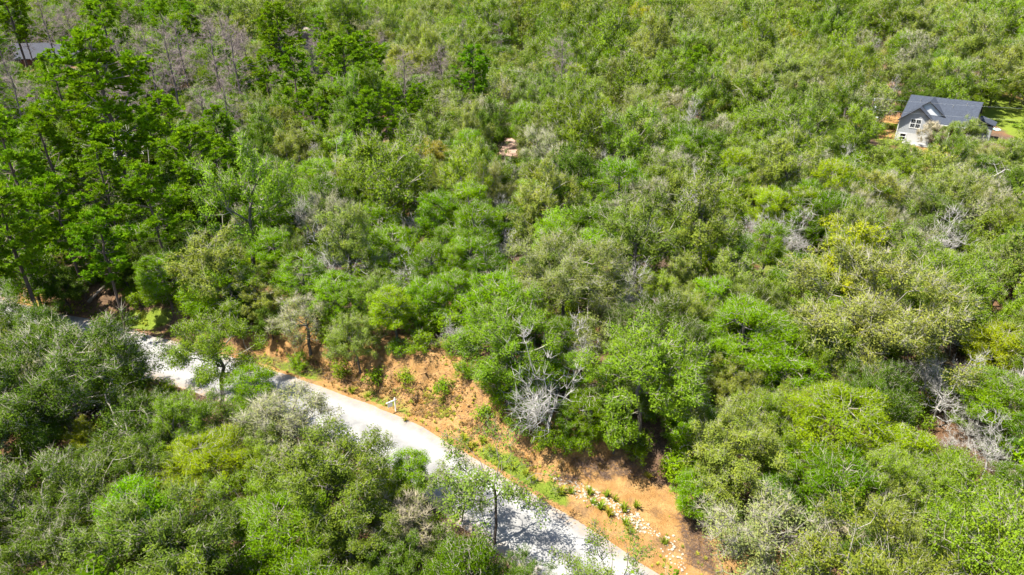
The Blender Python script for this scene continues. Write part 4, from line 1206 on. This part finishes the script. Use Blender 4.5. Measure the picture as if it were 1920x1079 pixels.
# ------------------------------------------------------------------ utility poles and wires
def pole(x, y, label, h=9.8, trafo=True):
    z = gz1(x, y)
    e = empty('utility_pole', (x, y, z), 0.0, label=label, category='utility pole', group='utility poles of the power line')
    m1 = MB(); m1.tube([(0, 0, -0.8), (0, 0, 4), (0, 0, h)], [0.19, 0.165, 0.13], 10); m1.build('pole', M['wood_pole'], e, True)
    m1 = MB(); m1.tube([(0.02, -0.2, h - 0.15), (0.02, -0.2, h + 0.15)], [0.07, 0.05], 8); m1.build('insulator', M['metal_grey'], e, True)
    m1 = MB(); m1.box(-0.05, 0.05, -0.30, -0.10, h - 0.3, h - 0.16); m1.build('bracket', M['metal_grey'], e)
    if trafo:
        m1 = MB(); m1.tube([(0.48, -0.1, h - 2.5), (0.48, -0.1, h - 2.42), (0.48, -0.1, h - 1.5), (0.48, -0.1, h - 1.4)], [0.24, 0.29, 0.29, 0.2], 12); tr = m1.build('transformer', M['metal_grey'], e, True)
        m1 = MB(); m1.tube([(0.48, -0.1, h - 1.4), (0.48, -0.1, h - 1.1)], [0.06, 0.04], 8); m1.build('bushing', M['trim_white'], tr, True)
        m1 = MB(); m1.box(0.12, 0.24, -0.16, -0.04, h - 2.3, h - 1.7); m1.build('bracket', M['metal_grey'], e)
        m1 = MB(); m1.tube([(0.1, -0.05, h - 3.6), (0.7, -0.15, h - 3.4), (1.1, -0.2, h - 3.45)], [0.04, 0.035, 0.06], 8); m1.build('lamp_arm', M['metal_grey'], e, True)
        m1 = MB(); m1.tube([(1.0, -0.2, h - 3.45), (1.45, -0.25, h - 3.5)], [0.12, 0.16], 10); m1.build('lamp_head', M['trim_white'], e, True)
        m1 = MB(); m1.box(0.0, 0.22, -0.34, -0.16, 1.3, 1.9); m1.build('meter_box', M['metal_grey'], e)
    return np.array([x, y, z])
PA = at(1638, 190, 9.8); p_a = pole(PA[0], PA[1], 'dark wooden utility pole with grey transformer beside the gabled house')
p_b = pole(-6.0, 158.0, 'utility pole half hidden behind trees near the dark cedar', 9.8, False)
p_c = pole(128.0, 122.0, 'utility pole beyond the lawn of the gabled house', 9.8, False)
def wire(a, b, za, zb, label, sag=1.0):
    m1 = MB(); pts = []
    for k in range(25):
        t = k / 24
        p = np.array([a[0], a[1] - 0.2, a[2] + za]) * (1 - t) + np.array([b[0], b[1] - 0.2, b[2] + zb]) * t
        p[2] -= sag * 4 * t * (1 - t)
        pts.append(p)
    m1.tube(pts, [0.012] * 25, 5)
    o = m1.build('power_wire', M['wire'], None, True, label=label, category='wire', group='wires of the power line')
wire(p_a, p_b, 9.95, 9.95, 'upper power wire running from the transformer pole over the woods'); wire(p_a, p_b, 7.9, 8.2, 'lower power wire running from the transformer pole over the woods', 1.2)
wire(p_a, p_c, 9.95, 9.95, 'upper power wire crossing in front of the blue-grey roof'); wire(p_a, p_c, 7.9, 8.2, 'lower power wire crossing in front of the grey gable', 1.2)

# ------------------------------------------------------------------ signpost at the road edge
SP = at(742, 769, 0.05); sz_ = gz1(SP[0], SP[1])
adir = at(729, 752, 1.45)[:2] - at(741, 747, 1.45)[:2]
sg = empty('signpost', (SP[0], SP[1], sz_), math.atan2(adir[1], adir[0]), label='white post-and-arm yard sign with hanging panel at the road edge', category='sign')
sg.scale = (0.78, 0.78, 0.78)
m_ = MB(); m_.box(-0.055, 0.055, -0.055, 0.055, -0.3, 1.75); m_.build('post', M['vinyl'], sg, bevel=0.008)
m_ = MB(); m_.poly([(-0.07, -0.07, 1.751), (0.07, -0.07, 1.751), (0.07, 0.07, 1.751), (-0.07, 0.07, 1.751), (0, 0, 1.87)], [(0, 1, 4), (1, 2, 4), (2, 3, 4), (3, 0, 4), (3, 2, 1, 0)]); m_.build('post_cap', M['vinyl'], sg)
m_ = MB(); m_.box(0.056, 1.08, -0.045, 0.045, 1.47, 1.57); m_.build('arm', M['vinyl'], sg, bevel=0.008)
m_ = MB(); m_.box(-0.20, -0.056, -0.044, 0.044, 1.472, 1.568); m_.build('arm_stub', M['vinyl'], sg, bevel=0.008)
m_ = MB(); m_.box(0.34, 0.92, -0.012, 0.012, 0.84, 1.38); pn = m_.build('panel', M['panel_print'], sg, label='pale hanging sign panel')
for x in (0.42, 0.84):
    m_ = MB(); m_.tube([(x, 0, 1.38), (x, 0, 1.47)], [0.008, 0.008], 5); m_.build('hook', M['metal_grey'], pn)

# ------------------------------------------------------------------ logs, branches, stones, grass and brush beside the road
def log_thing(name, pts, rads, label, cat, mat):
    m1 = MB(); m1.tube(pts, rads, 8)
    e = empty(name, tuple(np.mean(pts, 0)), label=label, category=cat)
    o = m1.build('trunk', mat, None, True); o.parent = e; o.location = -np.mean(pts, 0)
    return e
a_, b_ = at(166, 570, 0.3), at(200, 547, 1.0)
a_[2] = gz1(a_[0], a_[1]) + 0.2; b_[2] = gz1(b_[0], b_[1]) + 0.35
log_thing('fallen_log', [a_, (a_ + b_) / 2 + [0, 0, 0.05], b_], [0.20, 0.18, 0.13], 'pale fallen log lying on the shaded slope under the pines', 'log', M['log'])
def curve_on_ground(px, lift=0.1):
    out = []
    for u, v, zz in px:
        p = at(u, v, zz); p[2] = gz1(p[0], p[1]) + lift; out.append(p)
    return out
log_thing('fallen_branch', curve_on_ground([(728, 657, 2.4), (745, 653, 2.5), (765, 660, 2.5), (790, 668, 2.4), (815, 678, 2.3)], 0.18), [0.08, 0.07, 0.055, 0.04, 0.02], 'crooked grey fallen branch across the bare orange slope', 'branch', M['log'])
log_thing('fallen_branch', curve_on_ground([(1080, 830, 1.0), (1105, 818, 1.2), (1130, 812, 1.3)], 0.25), [0.07, 0.05, 0.02], 'thin pale branch fallen below the tall dense oak', 'branch', M['log'])

def stone_mesh(seed):
    R = np.random.default_rng(seed)
    bm = bmesh.new(); bmesh.ops.create_icosphere(bm, subdivisions=1, radius=1.0)
    for v in bm.verts:
        v.co *= R.uniform(0.72, 1.15); v.co.z *= 0.62
    me = bpy.data.meshes.new('stone'); bm.to_mesh(me); bm.free(); me.materials.append(M['stone'])
    return me
SM = [stone_mesh(i) for i in range(6)]
def on_px_many(uv):
    uv = np.array(uv, float)
    x, y = (uv[:, 0] - 960) / F_PX, (uv[:, 1] - 539.5) / F_PX
    D = np.stack([x, CT - y * ST, -ST - y * CT], 1)
    z = np.full(len(uv), 0.5)
    for _ in range(4):
        t = (z - CAM_Z) / D[:, 2]
        z = gz(D[:, 0] * t, D[:, 1] * t, True)
    return [(float(p), float(q), float(r)) for p, q, r in zip(D[:, 0] * t, D[:, 1] * t, z)]
def on_px(u, v):
    return on_px_many([(u, v)])[0]
def scatter_poly(poly, n):
    xs = [p[0] for p in poly]; ys = [p[1] for p in poly]; out = []
    while len(out) < n:
        u, v = random.uniform(min(xs), max(xs)), random.uniform(min(ys), max(ys))
        if inpoly(u, v, poly): out.append((u, v))
    return out
RUB = [(1030, 893), (1085, 905), (1150, 935), (1200, 965), (1240, 1010), (1200, 1000), (1140, 960), (1060, 925)]
pts = on_px_many(scatter_poly(RUB, 420) + scatter_poly([(1230, 1000), (1270, 1000), (1290, 1079), (1250, 1079)], 60))
random.shuffle(pts)
for k, (x, y, z) in enumerate(pts[:90]):
    r = random.uniform(0.08, 0.16)
    o = link('stone', SM[k % 6], None, label='pale limestone rubble stone on the orange dirt apron beside the road', category='stone', group='limestone rubble on the dirt apron')
    o.location = (x, y, z + r * 0.25); o.rotation_euler = (0, 0, random.uniform(0, 6.28)); o.scale = (r, r * random.uniform(0.7, 1.2), r)
def joined(name, meshes, places, label, cat):
    V, T, off = [], [], 0
    cache = [(np.array([v.co[:] for v in m.vertices]), [tuple(p.vertices) for p in m.polygons]) for m in meshes]
    for k, (x, y, z, r) in enumerate(places):
        v, f = cache[k % len(cache)]
        a = random.uniform(0, 6.28); c, s_ = math.cos(a), math.sin(a)
        vv = v * r; V.append(np.stack([vv[:, 0] * c - vv[:, 1] * s_ + x, vv[:, 0] * s_ + vv[:, 1] * c + y, vv[:, 2] + z], 1))
        T += [tuple(i + off for i in q) for q in f]; off += len(v)
    me = bpy.data.meshes.new(name); me.from_pydata(np.concatenate(V).tolist(), [], T); me.materials.append(meshes[0].materials[0])
    return link(name, me, None, kind='stuff', label=label, category=cat)
CLOD = [m.copy() for m in SM]
for m in CLOD:
    m.materials[0] = plain_mat('clay_clod', (0.24, 0.14, 0.06), 0.95, 0.1, 0.3, 3.0)
joined('clods', CLOD, [(x, y, z, random.uniform(0.04, 0.16)) for x, y, z in on_px_many(scatter_poly([(735, 640), (880, 640), (930, 770), (1000, 830), (1060, 880), (990, 850), (860, 810), (640, 720), (735, 720)], 900))], 'clods of orange clay lying on the road bank', 'clods')
joined('gravel', SM, [(x, y, z + 0.01, random.uniform(0.03, 0.09)) for x, y, z in pts[90:]], 'small pale gravel strewn over the orange dirt', 'gravel')

def blades_mesh(seed, n, h, w_, spread):
    R = np.random.default_rng(seed)
    V, T, LV = [], [], []
    for k in range(n):
        a = R.uniform(0, 6.28); b = R.uniform(0.15, 1.0) * spread
        d_ = np.array([math.cos(a), math.sin(a), 0]); base = d_ * R.uniform(0, 0.12) * h
        hh = h * R.uniform(0.5, 1.1)
        mid = base + d_ * b * hh * 0.35 + [0, 0, hh * 0.65]; tip = base + d_ * b * hh * 0.95 + [0, 0, hh * (1.0 - 0.35 * b)]
        side = np.array([-d_[1], d_[0], 0]) * w_ * 0.5
        o = len(V)
        V += [base - side, base + side, mid + side * 0.9, mid - side * 0.9, tip]
        T += [(o, o + 1, o + 2), (o, o + 2, o + 3), (o + 3, o + 2, o + 4)]
        LV += [(R.random(), R.random())] * 5
    LV = np.array(LV)
    return make_mesh('grass_blades', np.array(V), None, T, [M['leaf_cedar']], LV)
GM = [blades_mesh(500 + i, 46, 0.62, 0.045, 0.9) for i in range(4)]
BIG = [(1152, 940), (1137, 932), (1170, 960), (1245, 1020), (1172, 985), (1142, 968), (1105, 928), (1110, 945), (1070, 925), (1050, 928), (1192, 952), (1125, 955), (1180, 1000), (1215, 905), (842, 832), (870, 828), (890, 838), (918, 848), (905, 832), (935, 865), (760, 790), (690, 745), (660, 738), (880, 842), (940, 880), (960, 880), (1000, 905), (985, 893)]
ORDN = ['first', 'second', 'third', 'fourth', 'fifth', 'sixth', 'seventh', 'eighth', 'ninth', 'tenth', 'eleventh', 'twelfth', 'thirteenth', 'fourteenth', 'fifteenth']
BIG.sort()
seen_ = {}
for k, (u, v) in enumerate(BIG):
    x, y, z = on_px(u, v)
    where = 'on the orange dirt apron' if u > 1040 else 'along the far edge of the pale road'
    seen_[where] = seen_.get(where, 0) + 1
    o = link('grass_tuft', GM[k % 4], None, label='grass tuft %s, %s from the signpost end' % (where, ORDN[seen_[where] - 1]), category='grass tuft', group='grass tufts ' + where)
    if (u, v) == (1245, 1020): o['label'] = 'tallest spiky grass tuft standing alone on the orange dirt apron'
    r = random.uniform(0.9, 1.5); o.location = (x, y, z - 0.03); o.scale = (r, r, r); o.rotation_euler = (0, 0, random.uniform(0, 6.28))
    o['tint'] = [random.uniform(0.13, 0.2), random.uniform(0.19, 0.24), 0.02]
def verge():
    """short grass and weeds of the verge and bank"""
    V, T, LV, off = [], [], [], 0
    cache = [(np.array([v.co[:] for v in m.vertices]), np.array([p.vertices[:] for p in m.polygons])) for m in GM]
    n = 9000
    i = rng.integers(0, len(EL), n); dist = np.abs(rng.normal(0, 1.0, n)) * 1.6 + 0.1
    keep = (EL[i, 0] > -75) & (EL[i, 0] < 16)
    side = rng.random(n) < 0.85
    x = EL[i, 0] + np.where(side, EN[i, 0] * dist, -EN[i, 0] * (ROAD_W + dist)) + rng.normal(0, 0.4, n)
    y = EL[i, 1] + np.where(side, EN[i, 1] * dist, -EN[i, 1] * (ROAD_W + dist)) + rng.normal(0, 0.4, n)
    den = fbm(x * 0.45, y * 0.45, 55, 3)
    d_, _ = road_ds(x, y)
    keep &= (den > 0.5) & ((d_ > 0.05) | (d_ < -ROAD_W - 0.05))
    z = gz(x, y, True)
    xs, ys, zs = list(x[keep]), list(y[keep]), list(z[keep])
    for poly, m_n in (([(735, 690), (860, 690), (930, 780), (900, 810), (780, 770), (735, 740)], 1000), ([(780, 640), (890, 640), (920, 720), (850, 690)], 360), ([(200, 600), (280, 612), (270, 585), (210, 590)], 260), ([(60, 575), (130, 590), (140, 570), (80, 560)], 160)):
        for q in on_px_many(scatter_poly(poly, m_n)):
            if vnoise(q[0] * 1.3, q[1] * 1.3, 71) < 0.5: continue
            xs.append(q[0]); ys.append(q[1]); zs.append(q[2])
    for k in range(len(xs)):
        v, f = cache[k % 4]
        r = random.uniform(0.15, 0.5)
        V.append(v * r + [xs[k], ys[k], zs[k] - 0.02]); T.append(f + off); off += len(v)
        LV.append(np.tile([[random.random(), random.random()]], (len(v), 1)))
    o = link('verge_grass', make_mesh('verge_grass', np.concatenate(V), None, np.concatenate(T), [M['leaf_cedar']], np.concatenate(LV)), None, kind='stuff', label='thin lime green grass and weeds on the road verge', category='grass')
    o['tint'] = [0.30, 0.34, 0.05]
verge()
def dry_grass():
    """straw-coloured dead grass on the bank"""
    V, T, LV, off = [], [], [], 0
    cache = [(np.array([v.co[:] for v in m.vertices]), np.array([p.vertices[:] for p in m.polygons])) for m in GM]
    spots = on_px_many(scatter_poly([(470, 655), (620, 680), (735, 650), (880, 645), (960, 790), (1060, 860), (1240, 900), (1100, 900), (900, 830), (735, 765), (470, 680)], 2600))
    for k, (x, y, z) in enumerate(spots):
        if vnoise(x * 0.7, y * 0.7, 83) < 0.46: continue
        v, f = cache[k % 4]
        V.append(v * random.uniform(0.2, 0.5) + [x, y, z - 0.02]); T.append(f + off); off += len(v)
        LV.append(np.tile([[random.random(), random.random()]], (len(v), 1)))
    o = link('dry_grass', make_mesh('dry_grass', np.concatenate(V), None, np.concatenate(T), [M['leaf_cedar']], np.concatenate(LV)), None, kind='stuff', label='straw coloured dead grass on the orange road bank', category='grass')
    o['tint'] = [0.30, 0.21, 0.10]
dry_grass()
def brush():
    A, B = [], []
    for poly, n in (([(1040, 835), (1130, 840), (1240, 890), (1230, 900), (1130, 890), (1050, 870)], 1500), ([(1270, 960), (1330, 1000), (1340, 1079), (1290, 1060)], 900), ([(470, 660), (620, 690), (720, 720), (720, 740), (600, 710), (480, 680)], 900), ([(730, 640), (880, 640), (960, 790), (1010, 850), (900, 800), (730, 730)], 1500)):
        for x, y, z in on_px_many(scatter_poly(poly, n)):
            a = random.uniform(0, 6.28); l = random.uniform(0.25, 0.95); up_ = random.uniform(-0.05, 0.35)
            A.append((x, y, z + 0.03)); B.append((x + math.cos(a) * l, y + math.sin(a) * l, z + 0.06 + up_ * l))
    v, t = spikes(np.array(A), np.array(B), np.full(len(A), 0.014))
    link('dry_brush', make_mesh('dry_brush', v, None, t, [M['brush']]), None, kind='stuff', label='dry brown twigs and brush littering the road bank', category='brush')
brush()
TP = at(1867, 242, 0.2)
m_ = MB(); N = 7
pts_ = [(TP[0] + (i / N - 0.5) * 2.4, TP[1] + (j / N - 0.5) * 3.2, 0.12 + 0.35 * float(vnoise(i * 0.7, j * 0.7, 3))) for j in range(N + 1) for i in range(N + 1)]
low_ = [(p[0], p[1], p[2] - 0.05) for p in pts_]
fs_ = [(j * (N + 1) + i, j * (N + 1) + i + 1, (j + 1) * (N + 1) + i + 1, (j + 1) * (N + 1) + i) for j in range(N) for i in range(N)]
m_.poly(pts_, fs_); m_.poly(low_, [f[::-1] for f in fs_])
m_.build('tarp', M['tarp'], None, True, label='pale teal crumpled sheet lying on the bright lawn', category='tarp')
